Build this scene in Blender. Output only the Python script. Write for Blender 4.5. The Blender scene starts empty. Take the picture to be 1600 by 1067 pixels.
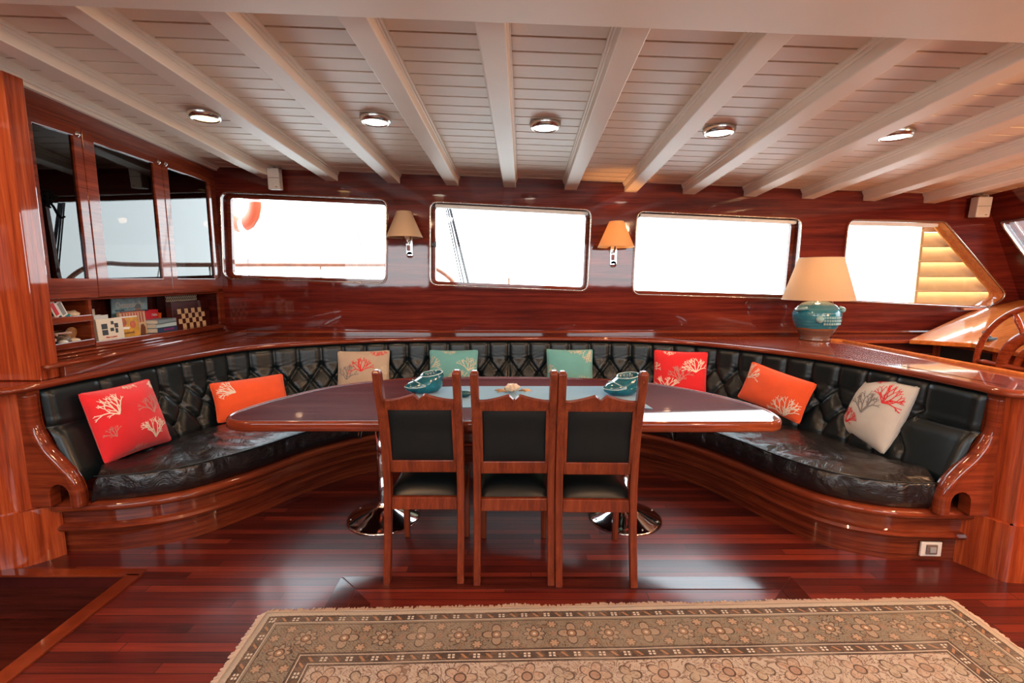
import bpy, bmesh, math, random
from mathutils import Vector, Matrix, noise
from mathutils.geometry import tessellate_polygon
import numpy as np
random.seed(7)
PI = math.pi
scn = bpy.context.scene
COL = scn.collection

# ------------------------------------------------------------------ camera
cam_d = bpy.data.cameras.new('camera'); cam = bpy.data.objects.new('camera', cam_d); COL.objects.link(cam)
cam_d.sensor_width = 36.0; cam_d.lens = 36.0*750/1600; cam_d.clip_start = 0.02
cam.location = (0, 0, 1.46)
cam.rotation_euler = (PI/2-math.atan(98/750), 0, 0)
scn.camera = cam

# ------------------------------------------------------------------ world: bright overcast sky over pale sea
W = bpy.data.worlds.new('world'); scn.world = W; W.use_nodes = True
wn = W.node_tree; wn.nodes.clear()
wo = wn.nodes.new('ShaderNodeOutputWorld'); bg = wn.nodes.new('ShaderNodeBackground')
tc = wn.nodes.new('ShaderNodeTexCoord'); sp = wn.nodes.new('ShaderNodeSeparateXYZ'); rp = wn.nodes.new('ShaderNodeValToRGB')
wn.links.new(tc.outputs['Generated'], sp.inputs[0])
mr = wn.nodes.new('ShaderNodeMapRange'); mr.inputs[1].default_value = -1; mr.inputs[2].default_value = 1
wn.links.new(sp.outputs[2], mr.inputs[0]); wn.links.new(mr.outputs[0], rp.inputs[0])
rp.color_ramp.elements[0].position = 0.0; rp.color_ramp.elements[0].color = (0.62, 0.72, 0.76, 1)
rp.color_ramp.elements[1].position = 1.0; rp.color_ramp.elements[1].color = (0.72, 0.88, 1.0, 1)
e = rp.color_ramp.elements.new(0.47); e.color = (0.72, 0.82, 0.86, 1)
e = rp.color_ramp.elements.new(0.51); e.color = (0.90, 0.97, 1.0, 1)
wn.links.new(rp.outputs[0], bg.inputs[0]); bg.inputs[1].default_value = 6.5
wn.links.new(bg.outputs[0], wo.inputs[0])

scn.view_settings.view_transform = 'Standard'; scn.view_settings.look = 'None'
scn.view_settings.gamma = 1.0; scn.view_settings.use_curve_mapping = False
scn.view_settings.exposure = 0.42
scn.cycles.use_denoising = True
scn.cycles.max_bounces = 10; scn.cycles.diffuse_bounces = 5; scn.cycles.glossy_bounces = 5
scn.cycles.transparent_max_bounces = 12
scn.cycles.sample_clamp_indirect = 8.0
scn.cycles.caustics_reflective = False; scn.cycles.caustics_refractive = False

def area(name, loc, rot, sx, sy, energy=0, color=(1, 1, 1), portal=False):
    L = bpy.data.lights.new(name, 'AREA'); L.shape = 'RECTANGLE'; L.size = sx; L.size_y = sy
    L.energy = energy; L.color = color
    if portal: L.cycles.is_portal = True
    o = bpy.data.objects.new(name, L); COL.objects.link(o); o.location = loc; o.rotation_euler = rot
    return o
# light portals just outside the window openings (they only guide the sky light in)
for i, (x, z, w, h) in enumerate([(-1.9, 1.82, 1.6, 0.85), (-0.02, 1.75, 1.6, 0.80), (1.88, 1.66, 1.6, 0.80), (3.8, 1.6, 1.6, 0.85)]):
    area('window_portal', (x, 4.66, z), (-PI/2, 0, 0), w, h, portal=True)
for x in (-2.9, -0.3, 2.3):
    area('window_portal', (x, -2.12, 1.75), (PI/2, 0, 0), 2.3, 1.0, portal=True)
area('window_portal', (4.95, 3.6, 1.75), (0, PI/2, 0), 0.9, 1.6, portal=True)

def lamp(name, loc, energy, color=(1, 0.72, 0.45), r=0.03, spot=None, rot=(0, 0, 0)):
    L = bpy.data.lights.new(name, 'SPOT' if spot else 'POINT'); L.energy = energy; L.color = color
    L.shadow_soft_size = r
    if spot: L.spot_size = math.radians(spot); L.spot_blend = 0.6
    o = bpy.data.objects.new(name, L); COL.objects.link(o); o.location = loc; o.rotation_euler = rot
    return o
# unseen warm lamps added for the rear half of the saloon, no fittings
lamp('helm_side_fill_light', (3.55, 1.15, 1.90), 95.0, (1.0, 0.58, 0.30), 0.08)  # added warm fill for the right side; no wall lamp stands here
REAR_LAMPS = [(-3.0, 0.9, 28), (-1.1, 0.6, 34), (0.8, 0.6, 20), (2.7, 0.9, 45), (3.9, 1.7, 85), (-2.0, -0.9, 14), (0.2, -0.9, 16), (2.3, -0.9, 30)]

# ------------------------------------------------------------------ node helpers
class NT:
    def __init__(s, name):
        s.m = bpy.data.materials.new(name); s.m.use_nodes = True; s.t = s.m.node_tree; s.t.nodes.clear()
        s.out = s.t.nodes.new('ShaderNodeOutputMaterial')
    def n(s, typ, **kw):
        nd = s.t.nodes.new(typ)
        for k, v in kw.items(): setattr(nd, k, v)
        return nd
    def put(s, sock, v):
        if isinstance(v, E_): v = v.s
        if hasattr(v, 'is_output'): s.t.links.new(v, sock)
        elif isinstance(v, (tuple, list)) and len(v) == 3 and sock.type == 'RGBA': sock.default_value = (*v, 1)
        else: sock.default_value = v
    def math(s, op, a, b=None, c=None):
        nd = s.n('ShaderNodeMath', operation=op)
        s.put(nd.inputs[0], a)
        if b is not None: s.put(nd.inputs[1], b)
        if c is not None: s.put(nd.inputs[2], c)
        return E_(s, nd.outputs[0])
    def coords(s, kind='Object'):
        return s.n('ShaderNodeTexCoord').outputs[kind]
    def mapping(s, vec, scale=(1, 1, 1), loc=(0, 0, 0), rot=(0, 0, 0)):
        nd = s.n('ShaderNodeMapping'); s.t.links.new(vec, nd.inputs[0])
        nd.inputs['Scale'].default_value = scale; nd.inputs['Location'].default_value = loc; nd.inputs['Rotation'].default_value = rot
        return nd.outputs[0]
    def sep(s, vec):
        nd = s.n('ShaderNodeSeparateXYZ'); s.t.links.new(vec, nd.inputs[0])
        return [E_(s, nd.outputs[i]) for i in range(3)]
    def comb(s, x, y, z=0.0):
        nd = s.n('ShaderNodeCombineXYZ')
        for i, v in enumerate((x, y, z)): s.put(nd.inputs[i], v)
        return nd.outputs[0]
    def noise(s, vec, scale=5, detail=4, rough=0.55, dist=0.0):
        nd = s.n('ShaderNodeTexNoise'); s.t.links.new(vec, nd.inputs['Vector'])
        nd.inputs['Scale'].default_value = scale; nd.inputs['Detail'].default_value = detail
        nd.inputs['Roughness'].default_value = rough; nd.inputs['Distortion'].default_value = dist
        return E_(s, nd.outputs[0])
    def ramp(s, f, stops, interp='LINEAR'):
        nd = s.n('ShaderNodeValToRGB'); cr = nd.color_ramp; cr.interpolation = interp
        while len(cr.elements) < len(stops): cr.elements.new(0.5)
        for el, (p, c) in zip(cr.elements, stops): el.position = p; el.color = (*c, 1) if len(c) == 3 else c
        s.put(nd.inputs[0], f); return nd.outputs[0]
    def mix(s, f, a, b, mode='MIX'):
        nd = s.n('ShaderNodeMix', data_type='RGBA', blend_type=mode)
        s.put(nd.inputs[0], f); s.put(nd.inputs[6], a); s.put(nd.inputs[7], b); return nd.outputs[2]
    def bump(s, h, strength=0.3, dist=0.01):
        nd = s.n('ShaderNodeBump'); nd.inputs['Strength'].default_value = strength; nd.inputs['Distance'].default_value = dist
        s.put(nd.inputs['Height'], h); return nd.outputs[0]
    def bsdf(s, base, rough=0.5, metal=0.0, coat=0.0, coat_rough=0.05, normal=None, coat_normal=None, **kw):
        b = s.n('ShaderNodeBsdfPrincipled')
        s.put(b.inputs['Base Color'], base); s.put(b.inputs['Roughness'], rough); s.put(b.inputs['Metallic'], metal)
        b.inputs['Coat Weight'].default_value = coat; b.inputs['Coat Roughness'].default_value = coat_rough
        if normal is not None: s.put(b.inputs['Normal'], normal)
        if coat_normal is not None: s.put(b.inputs['Coat Normal'], coat_normal)
        for k, v in kw.items(): s.put(b.inputs[k.replace('_', ' ')], v)
        s.t.links.new(b.outputs[0], s.out.inputs[0]); return b
class E_:
    def __init__(s, g, sock): s.g = g; s.s = sock
    def __add__(s, o): return s.g.math('ADD', s, o)
    __radd__ = __add__
    def __sub__(s, o): return s.g.math('SUBTRACT', s, o)
    def __rsub__(s, o): return s.g.math('SUBTRACT', o, s)
    def __mul__(s, o): return s.g.math('MULTIPLY', s, o)
    __rmul__ = __mul__
    def __truediv__(s, o): return s.g.math('DIVIDE', s, o)
    def lt(s, o): return s.g.math('LESS_THAN', s, o)
    def gt(s, o): return s.g.math('GREATER_THAN', s, o)
    def min(s, o): return s.g.math('MINIMUM', s, o)
    def max(s, o): return s.g.math('MAXIMUM', s, o)
    def abs(s): return s.g.math('ABSOLUTE', s)
    def floor(s): return s.g.math('FLOOR', s)
    def fract(s): return s.g.math('FRACT', s)
    def sin(s): return s.g.math('SINE', s)
    def cos(s): return s.g.math('COSINE', s)
    def sqrt(s): return s.g.math('SQRT', s)
    def between(s, a, b): return s.gt(a)*s.lt(b)

MATS = {}
def wood(name, dark, mid, light, grain='h', coat=1.0, coat_rough=0.04, scale=1.0, rough=0.45, wavy=0.03, fine=0.08, spec=0.05):
    """varnished mahogany; grain 'h' runs level along any curve, 'v' upright, 'x'/'y' along that axis"""
    g = NT(name); co = g.coords()
    sc = {'h': (0.9, 0.9, 22), 'v': (22, 22, 0.7), 'x': (0.9, 22, 22), 'y': (22, 0.9, 22)}[grain]
    sc = tuple(v*scale for v in sc)
    v1 = g.mapping(co, sc)
    n1 = g.noise(v1, 1.5, 5, 0.6, 0.6)
    v2 = g.mapping(co, tuple(v*5 for v in sc))
    n2 = g.noise(v2, 2.0, 2, 0.5)
    n3 = g.noise(co, 1.3, 2, 0.5)
    f = n1*0.62+n2*0.2+n3*0.22
    c = g.ramp(f, [(0.36, dark), (0.52, mid), (0.68, light)])
    wav = g.noise(co, 5.0, 2, 0.5)
    bw = g.bump(wav, wavy, 0.02)
    g.bsdf(c, rough, 0, coat, coat_rough, normal=g.bump(n2, fine, 0.002), coat_normal=bw, Specular_IOR_Level=spec)
    MATS[name] = g.m; return g.m
DK, MD, LT = (0.060, 0.008, 0.004), (0.17, 0.024, 0.010), (0.33, 0.058, 0.020)
M_wall = wood('varnished_mahogany_level', (0.045, 0.005, 0.004), (0.115, 0.013, 0.008), (0.21, 0.030, 0.014), 'h', scale=0.7)
M_wv = wood('varnished_mahogany_upright', (0.13, 0.017, 0.006), (0.34, 0.055, 0.016), (0.52, 0.115, 0.032), 'v', scale=1.2)
M_base = wood('varnished_mahogany_curved', (0.042, 0.007, 0.003), (0.145, 0.023, 0.009), (0.27, 0.054, 0.017), 'h', scale=1.3)
M_trim = wood('varnished_mahogany_trim', (0.085, 0.012, 0.005), (0.18, 0.029, 0.010), (0.29, 0.058, 0.018), 'h', coat_rough=0.06)
M_ledge = wood('varnished_mahogany_ledge', (0.10, 0.014, 0.007), (0.22, 0.034, 0.013), (0.38, 0.072, 0.024), 'x', coat_rough=0.05)
M_chair = wood('chair_mahogany', (0.080, 0.012, 0.005), (0.16, 0.028, 0.010), (0.24, 0.050, 0.016), 'v', coat=0.6, coat_rough=0.15)
M_table = wood('table_mahogany', (0.035, 0.006, 0.009), (0.080, 0.014, 0.020), (0.14, 0.030, 0.034), 'x', coat=1.0, coat_rough=0.03, scale=0.5, rough=0.5, wavy=0.0, fine=0.0, spec=0.03)
M_orange = wood('orange_lit_varnish', (0.45, 0.11, 0.022), (0.62, 0.18, 0.038), (0.75, 0.27, 0.06), 'x', coat_rough=0.06)  # orange cast of the light put into the wood colour, helm-side parts
M_dark = wood('dark_mahogany', (0.025, 0.005, 0.004), (0.06, 0.010, 0.007), (0.11, 0.018, 0.012), 'x', coat_rough=0.12)

def plain(name, col, rough=0.5, metal=0.0, coat=0.0, var=0.0, **kw):
    g = NT(name)
    if var:
        n = g.noise(g.coords(), 14, 3)
        c = g.ramp(n, [(0.35, tuple(v*(1-var) for v in col)), (0.65, tuple(min(1, v*(1+var)) for v in col))])
    else: c = col
    g.bsdf(c, rough, metal, coat, 0.05, **kw); MATS[name] = g.m; return g.m
def leather(name, col, bs=0.35, wr=0.0, rough=0.36, ct=0.1, sp_=0.35):
    g = NT(name); co = g.coords()
    fine = g.noise(co, 260, 2, 0.6)
    big = g.noise(co, 9, 4, 0.6, 1.2)
    h = fine*0.05+big*wr
    c = g.mix(g.noise(co, 3, 3), tuple(v*0.7 for v in col), tuple(v*1.5 for v in col))
    g.bsdf(c, rough, 0, ct, 0.12, normal=g.bump(h, bs, 0.02), Specular_IOR_Level=sp_); MATS[name] = g.m; return g.m
M_leather = leather('black_buttoned_leather', (0.004, 0.008, 0.010), 0.25, 0.15, 0.33, 0.08, 0.38)
M_seat = leather('black_creased_leather', (0.010, 0.008, 0.009), 0.9, 1.0, 0.27, 0.25, 0.5)
M_chairpad = leather('black_matt_upholstery', (0.006, 0.008, 0.009), 0.1, 0.0, 0.6, 0.0, 0.2)
def fabric(name, col, weave=260):
    g = NT(name); co = g.coords()
    x, y, z = g.sep(co)
    w = (x*weave*6.28).sin()*(y*weave*6.28).sin()
    n = g.noise(co, 12, 3)
    c = g.mix(n, tuple(v*0.85 for v in col), tuple(min(1, v*1.1) for v in col))
    g.bsdf(c, 0.85, 0, 0, normal=g.bump(w*0.1+g.noise(co, 7, 4, 0.6, 0.8)*0.6, 0.35, 0.02), Sheen_Weight=0.3); MATS[name] = g.m; return g.m
M_red = fabric('red_cotton', (0.78, 0.012, 0.022)); M_org = fabric('orange_cotton', (0.95, 0.10, 0.018))
M_bei = fabric('beige_linen', (0.52, 0.40, 0.30)); M_teal = fabric('aqua_cotton', (0.14, 0.42, 0.43))
M_whi = fabric('oatmeal_linen', (0.62, 0.58, 0.53))
M_cw = plain('coral_print_cream', (0.85, 0.72, 0.62), 0.8); M_cr = plain('coral_print_red', (0.70, 0.015, 0.02), 0.8)
M_cg = plain('coral_print_grey', (0.22, 0.19, 0.18), 0.8); M_co = plain('coral_print_peach', (1.0, 0.45, 0.25), 0.8)
M_cs = plain('coral_print_rose', (0.55, 0.22, 0.20), 0.8); M_ct = plain('coral_print_sand', (0.62, 0.56, 0.42), 0.8)
M_chrome = plain('polished_steel', (0.75, 0.75, 0.76), 0.09, 1.0)
M_nickel = plain('worn_nickel', (0.62, 0.58, 0.54), 0.22, 1.0)
M_white = plain('white_enamel', (0.80, 0.76, 0.70), 0.4, var=0.04)
M_speaker = plain('cream_plastic', (0.70, 0.60, 0.50), 0.45, var=0.04)
M_black = plain('black_plastic', (0.012, 0.012, 0.013), 0.35)
M_cloth = fabric('pale_blue_cloth', (0.13, 0.36, 0.58), 180)
M_rubber = plain('dark_rubber', (0.02, 0.02, 0.02), 0.6)
def painted(name, col, rough=0.45):
    g = NT(name); co = g.coords()
    n = g.noise(g.mapping(co, (1, 1, 1)), 2.5, 3)
    c = g.mix(n, tuple(v*0.92 for v in col), tuple(min(1, v*1.06) for v in col))
    n2 = g.noise(g.mapping(co, (2, 40, 40)), 1.5, 3)
    g.bsdf(c, rough, 0, 0.0, 0.2, Specular_IOR_Level=0.3, normal=g.bump(n2, 0.05, 0.004)); MATS[name] = g.m; return g.m
M_plank = painted('cream_painted_planks', (0.82, 0.65, 0.50)); M_beam = painted('cream_painted_beams', (0.85, 0.70, 0.56))
M_rope = plain('dark_rigging', (0.05, 0.05, 0.06), 0.8); M_outwood = plain('weathered_teak_rail', (0.40, 0.17, 0.10), 0.5, var=0.2)

def glass(name, tint, ior=1.5, rough=0.0):
    g = NT(name)
    tr = g.n('ShaderNodeBsdfTransparent'); tr.inputs[0].default_value = (*tint, 1)
    gl = g.n('ShaderNodeBsdfGlossy'); gl.inputs['Roughness'].default_value = rough
    fr = g.n('ShaderNodeFresnel'); fr.inputs[0].default_value = ior
    mx = g.n('ShaderNodeMixShader'); g.t.links.new(fr.outputs[0], mx.inputs[0])
    g.t.links.new(tr.outputs[0], mx.inputs[1]); g.t.links.new(gl.outputs[0], mx.inputs[2])
    g.t.links.new(mx.outputs[0], g.out.inputs[0]); MATS[name] = g.m; return g.m
M_pane = glass('window_glass', (0.96, 0.98, 0.98), 1.35)
M_cabglass = glass('smoked_cabinet_glass', (0.07, 0.07, 0.075), 1.75)

def emit(name, col, strength):
    g = NT(name); em = g.n('ShaderNodeEmission'); em.inputs[0].default_value = (*col, 1); em.inputs[1].default_value = strength
    g.t.links.new(em.outputs[0], g.out.inputs[0]); MATS[name] = g.m; return g.m
M_lens = emit('lit_frosted_lens', (1.0, 0.86, 0.70), 7.0)

def shade_mat(name, col, trans=0.5):
    g = NT(name)
    df = g.n('ShaderNodeBsdfDiffuse'); tl = g.n('ShaderNodeBsdfTranslucent'); mx = g.n('ShaderNodeMixShader')
    n = g.noise(g.mapping(g.coords(), (60, 60, 2)), 3, 2)
    c = g.mix(n, tuple(v*0.93 for v in col), col)
    g.t.links.new(c, df.inputs[0]); g.t.links.new(c, tl.inputs[0]); mx.inputs[0].default_value = trans
    g.t.links.new(df.outputs[0], mx.inputs[1]); g.t.links.new(tl.outputs[0], mx.inputs[2]); g.t.links.new(mx.outputs[0], g.out.inputs[0])
    MATS[name] = g.m; return g.m
M_shade = shade_mat('tan_fabric_shade', (0.82, 0.62, 0.42), 0.5)
M_shade2 = shade_mat('lit_fabric_shade', (0.80, 0.55, 0.30), 0.5)  # copy for the lit lamp, with the warm glow put into its colour

# floor: narrow strip planks along x
def floor_mat():
    g = NT('varnished_strip_floor'); co = g.coords(); x, y, z = g.sep(co)
    r = y/0.052; row = r.floor(); fr = r.fract()
    wn_ = g.n('ShaderNodeTexWhiteNoise', noise_dimensions='1D'); g.put(wn_.inputs['W'], row)
    rnd = E_(g, wn_.outputs[0])
    seg = (x/1.7+rnd*7.0); sf = seg.fract(); sr = seg.floor()
    wn2 = g.n('ShaderNodeTexWhiteNoise', noise_dimensions='2D'); g.t.links.new(g.comb(row, sr), wn2.inputs['Vector'])
    rnd2 = E_(g, wn2.outputs[0])
    grain = g.noise(g.mapping(co, (1.2, 40, 1)), 2, 4, 0.6, 0.4)
    f = rnd2*0.42+grain*0.58
    c = g.ramp(f, [(0.25, (0.035, 0.004, 0.004)), (0.5, (0.105, 0.011, 0.008)), (0.75, (0.21, 0.028, 0.014))])
    line = (fr.lt(0.10)+sf.lt(0.003)).min(1.0)
    c = g.mix(line*0.8, c, (0.012, 0.004, 0.004))
    g.bsdf(c, 0.42, 0, 0.55, 0.15, Specular_IOR_Level=0.3, normal=g.bump(line*-1.0+grain*0.2, 0.12, 0.003), coat_normal=g.bump(line*-1.0, 0.04, 0.002)); return g.m
M_floor = floor_mat()

def rug_mat(LX, LY):
    """worn oriental rug; object x from 0..LX, y from 0 (far edge) to -LY"""
    g = NT('worn_oriental_rug'); co = g.coords(); x, y, z = g.sep(co)
    dy = y*-1.0; dx = x.min(LX-x)                 # distance from far edge / from the side edges
    d = dy.min(dx)
    # coordinate along the nearest border
    side = dx.lt(dy)
    al = x*(1.0-side)+dy*side
    def flower(u, v, n, r0, r1):                 # u,v centred: ring of n petals
        r = (u*u+v*v).sqrt(); a = g.math('ARCTAN2', v, u)
        pr = (a*n/2.0).cos().abs()*(r1-r0)+r0
        edge = (r-pr).abs().lt(0.0035)
        fill = r.lt(pr)
        return fill, edge, r
    taupe, brown, pink, cream, rust, ink = (0.23, 0.205, 0.165), (0.070, 0.050, 0.043), (0.47, 0.42, 0.375), (0.57, 0.54, 0.49), (0.30, 0.195, 0.145), (0.045, 0.028, 0.025)
    # field: scrolling vines and blossoms on pink cream
    vo = g.n('ShaderNodeTexVoronoi', feature='F1'); g.t.links.new(g.mapping(co, (1, 1, 0)), vo.inputs['Vector']); vo.inputs['Scale'].default_value = 8.5
    vd = E_(g, vo.outputs['Distance'])
    wv = g.noise(co, 8, 3, 0.6, 2.5)
    vines = ((wv*7.0).fract()-0.5).abs().lt(0.13)
    ring = (vd*9.0).fract().lt(0.22)*vd.lt(0.42)
    leafn = g.noise(co, 22, 3, 0.55, 1.5)
    field = g.mix(leafn.gt(0.62)*0.5, pink, (0.42, 0.28, 0.20))
    field = g.mix(vines*0.88, field, (0.16, 0.10, 0.08))
    leafe = (leafn-0.585).abs().lt(0.012)
    field = g.mix(leafe*0.7, field, (0.20, 0.12, 0.09))
    PX, PY = 0.25, 0.19
    row_ = ((dy-0.275)/PY).floor(); xx = x/PX+(row_*0.5).fract()
    fu = (xx.fract()-0.5)*PX+(g.noise(co, 5, 1)-0.5)*0.03; fv = (((dy-0.275)/PY).fract()-0.5)*PY
    fa, ea, ra = flower(fu, fv, 5.0, 0.028, 0.062)
    field = g.mix(fa*0.5, field, (0.44, 0.31, 0.23)); field = g.mix(ea*0.9, field, (0.10, 0.06, 0.05))
    field = g.mix(ra.lt(0.020)*0.6, field, (0.28, 0.16, 0.12)); field = g.mix((ra-0.020).abs().lt(0.003)*0.9, field, ink)
    fb, eb, rb = flower((((xx+0.5).fract())-0.5)*PX, fv, 3.0, 0.012, 0.045)
    field = g.mix(fb*0.5, field, (0.36, 0.30, 0.22)); field = g.mix(eb*0.85, field, ink)
    # main border: alternating rosettes
    P = 0.155
    ph = al/P; cell = ph.floor(); u = (ph.fract()-0.5)*P; v = d-0.158
    alt = (cell*0.5).fract().gt(0.25)
    f1, e1, r1 = flower(u, v, 8.0, 0.026, 0.046)
    f2, e2, r2 = flower(u, v, 4.0, 0.018, 0.058)
    main = g.mix(g.noise(co, 30, 3, 0.6, 1.0).gt(0.56)*0.55, taupe, (0.24, 0.14, 0.09))
    vine2 = ((g.noise(co, 14, 2, 0.6, 2.4)*8.0).fract()-0.5).abs().lt(0.10)
    main = g.mix(vine2*0.85, main, ink)
    fl = f1*alt+f2*(1.0-alt); ed = e1*alt+e2*(1.0-alt)
    main = g.mix(fl*0.55, main, (0.44, 0.34, 0.26))
    main = g.mix(ed*0.85, main, ink)
    main = g.mix(r1.lt(0.019)*0.8, main, (0.30, 0.17, 0.10))
    main = g.mix(((r1-0.019).abs()).lt(0.003)*0.8, main, ink)
    main = g.mix(r1.lt(0.007), main, cream)
    # half blossoms between the rosettes
    u3 = ((ph+0.5).fract()-0.5)*P
    for vv in (-0.052, 0.052):
        f3, e3, r3 = flower(u3, v-vv, 6.0, 0.012, 0.022)
        main = g.mix(f3*0.7, main, (0.50, 0.34, 0.24)); main = g.mix(e3*0.7, main, ink)
    f3, e3, r3 = flower(u3, v, 4.0, 0.008, 0.017)
    main = g.mix(f3*0.6, main, rust)
    # guard bands: brown with little four-dot flowers and slanted dashes
    def guard(mid):
        Q = 0.098
        qh = al/Q; a = (qh.fract()-0.5)*Q; b = d-mid
        dots = (((a.abs()-0.008).abs()).lt(0.005))*(((b.abs()-0.006).abs()).lt(0.004))
        a2 = ((qh+0.5).fract()-0.5)*Q
        dash = ((a2-b*0.9).abs()).lt(0.006)*(b.abs()).lt(0.011)
        base = g.mix(g.noise(co, 40, 2).gt(0.55)*0.5, brown, (0.20, 0.12, 0.08))
        c = g.mix(dots*0.9, base, (0.68, 0.66, 0.60)); c = g.mix(dash*0.8, c, (0.42, 0.22, 0.12)); return c
    c = field
    c = g.mix(d.between(0.236, 0.300), c, guard(0.268))
    c = g.mix(d.between(0.080, 0.236), c, main)
    c = g.mix(d.between(0.028, 0.066), c, guard(0.047))
    c = g.mix(d.between(0.066, 0.080), c, taupe)
    for q in (0.028, 0.066, 0.080, 0.236, 0.246, 0.290, 0.300):
        c = g.mix((d-q).abs().lt(0.0022)*0.85, c, cream if q in (0.066, 0.246, 0.290) else ink)
    c = g.mix(d.lt(0.024), c, (0.48, 0.43, 0.37))
    # wear: pale abraded threads in rows
    wear = g.noise(g.mapping(co, (3, 3, 1)), 1.3, 4, 0.6)
    thr = ((y*180.0*3.14).sin())*0.5+0.5
    c = g.mix(g.math('MULTIPLY', g.ramp(wear, [(0.45, (0, 0, 0)), (0.7, (0.5, 0.5, 0.5))]), thr*0.4+0.5), c, (0.35, 0.31, 0.265))
    h = (x*420.0).sin()*(y*420.0).sin()*0.3+g.noise(co, 120, 2)*0.7
    g.bsdf(c, 0.95, 0, 0, normal=g.bump(h, 0.5, 0.004)); return g.m

# ------------------------------------------------------------------ mesh helpers
class MB:
    def __init__(s): s.v = []; s.f = []; s.mi = []; s.sm = []
    def add(s, vs, fs, mi=0, smooth=False, M=None):
        b = len(s.v)
        s.v += [tuple(M @ Vector(p)) if M is not None else tuple(p) for p in vs]
        s.f += [tuple(i+b for i in f) for f in fs]; s.mi += [mi]*len(fs); s.sm += [smooth]*len(fs); return s
    def box(s, c, size, M=None, mi=0):
        x, y, z = c; a, b, d = (k/2 for k in size)
        vs = [(x+i*a, y+j*b, z+k*d) for i in (-1, 1) for j in (-1, 1) for k in (-1, 1)]
        return s.add(vs, [(0, 1, 3, 2), (4, 6, 7, 5), (0, 4, 5, 1), (2, 3, 7, 6), (0, 2, 6, 4), (1, 5, 7, 3)], mi, False, M)
    def hexa(s, vs, mi=0, M=None):  # bottom 4 (ccw) then top 4
        return s.add(vs, [(3, 2, 1, 0), (4, 5, 6, 7), (0, 1, 5, 4), (1, 2, 6, 5), (2, 3, 7, 6), (3, 0, 4, 7)], mi, False, M)
    def lathe(s, prof, n=32, M=None, mi=0, smooth=True, c=(0, 0, 0), close=True):
        vs = []; fs = []
        for r, z in prof:
            for k in range(n):
                a = 2*PI*k/n; vs.append((c[0]+r*math.cos(a), c[1]+r*math.sin(a), c[2]+z))
        for i in range(len(prof)-1):
            for k in range(n):
                k2 = (k+1) % n; fs.append((i*n+k, i*n+k2, (i+1)*n+k2, (i+1)*n+k))
        if close:
            if prof[0][0] > 1e-5: fs.append(tuple(reversed(range(n))))
            if prof[-1][0] > 1e-5: fs.append(tuple((len(prof)-1)*n+k for k in range(n)))
        return s.add(vs, fs, mi, smooth, M)
    def tube(s, pts, r, n=10, mi=0, closed=False, M=None, smooth=True, sq=None):
        pts = [Vector(p) for p in pts]; N = len(pts); vs = []; fs = []
        up = None
        for i, p in enumerate(pts):
            if closed: t = pts[(i+1) % N]-pts[i-1]
            else: t = pts[min(i+1, N-1)]-pts[max(i-1, 0)]
            t.normalize()
            if up is None:
                up = Vector((0, 0, 1)) if abs(t.z) < 0.9 else Vector((0, 1, 0))
            nx = t.cross(up)
            if nx.length < 1e-6: nx = t.orthogonal()
            nx.normalize(); up = nx.cross(t).normalized()
            rr = r[i] if isinstance(r, (list, tuple)) else r
            for k in range(n):
                a = 2*PI*(k+0.5)/n
                cx, cy = math.cos(a), math.sin(a)
                vs.append(p+nx*(cx*rr)+up*(cy*rr*(sq or 1)))
        R = N if closed else N-1
        for i in range(R):
            j = (i+1) % N
            for k in range(n):
                k2 = (k+1) % n; fs.append((i*n+k, i*n+k2, j*n+k2, j*n+k))
        if not closed: fs.append(tuple(reversed(range(n)))); fs.append(tuple((N-1)*n+k for k in range(n)))
        return s.add(vs, fs, mi, smooth, M)
    def sweep(s, path, prof, mi=0, smooth=True, caps=True, up=Vector((0, 0, 1))):
        """path: 3D pts; prof: closed list of (n, z): n outwards to the left of travel"""
        P = [Vector(p) for p in path]; N = len(P); m = len(prof); vs = []; fs = []
        for i, p in enumerate(P):
            a = (P[i]-P[i-1]).normalized() if i > 0 else (P[1]-P[0]).normalized()
            b = (P[i+1]-P[i]).normalized() if i < N-1 else a
            t = (a+b).normalized(); nx = up.cross(t).normalized()
            k = 1/max(0.5, nx.dot(up.cross(a).normalized()))
            for n_, z_ in prof: vs.append(p+nx*(n_*k)+up*z_)
        for i in range(N-1):
            for k in range(m):
                k2 = (k+1) % m; fs.append((i*m+k, (i+1)*m+k, (i+1)*m+k2, i*m+k2))
        if caps: fs.append(tuple(range(m))); fs.append(tuple((N-1)*m+k for k in reversed(range(m))))
        return s.add(vs, fs, mi, smooth)
    def poly(s, outline, holes=(), z0=0.0, z1=1.0, M=None, mi=0, smooth_side=False):
        """flat polygon (with holes) in local xy extruded z0..z1"""
        loops = [list(outline)]+[list(h) for h in holes]
        tris = tessellate_polygon([[Vector((x, y, 0)) for x, y in L] for L in loops])
        flat = [p for L in loops for p in L]; n = len(flat)
        vs = [(x, y, z0) for x, y in flat]+[(x, y, z1) for x, y in flat]
        fs = []
        for t in tris:
            a, b, c = (flat[i] for i in t)
            ccw = (b[0]-a[0])*(c[1]-a[1])-(b[1]-a[1])*(c[0]-a[0]) > 0
            t = tuple(t) if ccw else tuple(reversed(t))
            fs.append(tuple(i+n for i in t)); fs.append(tuple(reversed(t)))
        s.add(vs, fs, mi, False, M)
        base = len(s.v)-2*n; off = 0
        for li, L in enumerate(loops):
            A = sum(L[i][0]*L[(i+1) % len(L)][1]-L[(i+1) % len(L)][0]*L[i][1] for i in range(len(L)))
            fwd = (A > 0) == (li == 0)
            for i in range(len(L)):
                a = base+off+i; b = base+off+(i+1) % len(L)
                q = (a, b, b+n, a+n) if fwd else (b, a, a+n, b+n)
                s.f.append(q); s.mi.append(mi); s.sm.append(smooth_side)
            off += len(L)
        return s
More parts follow.
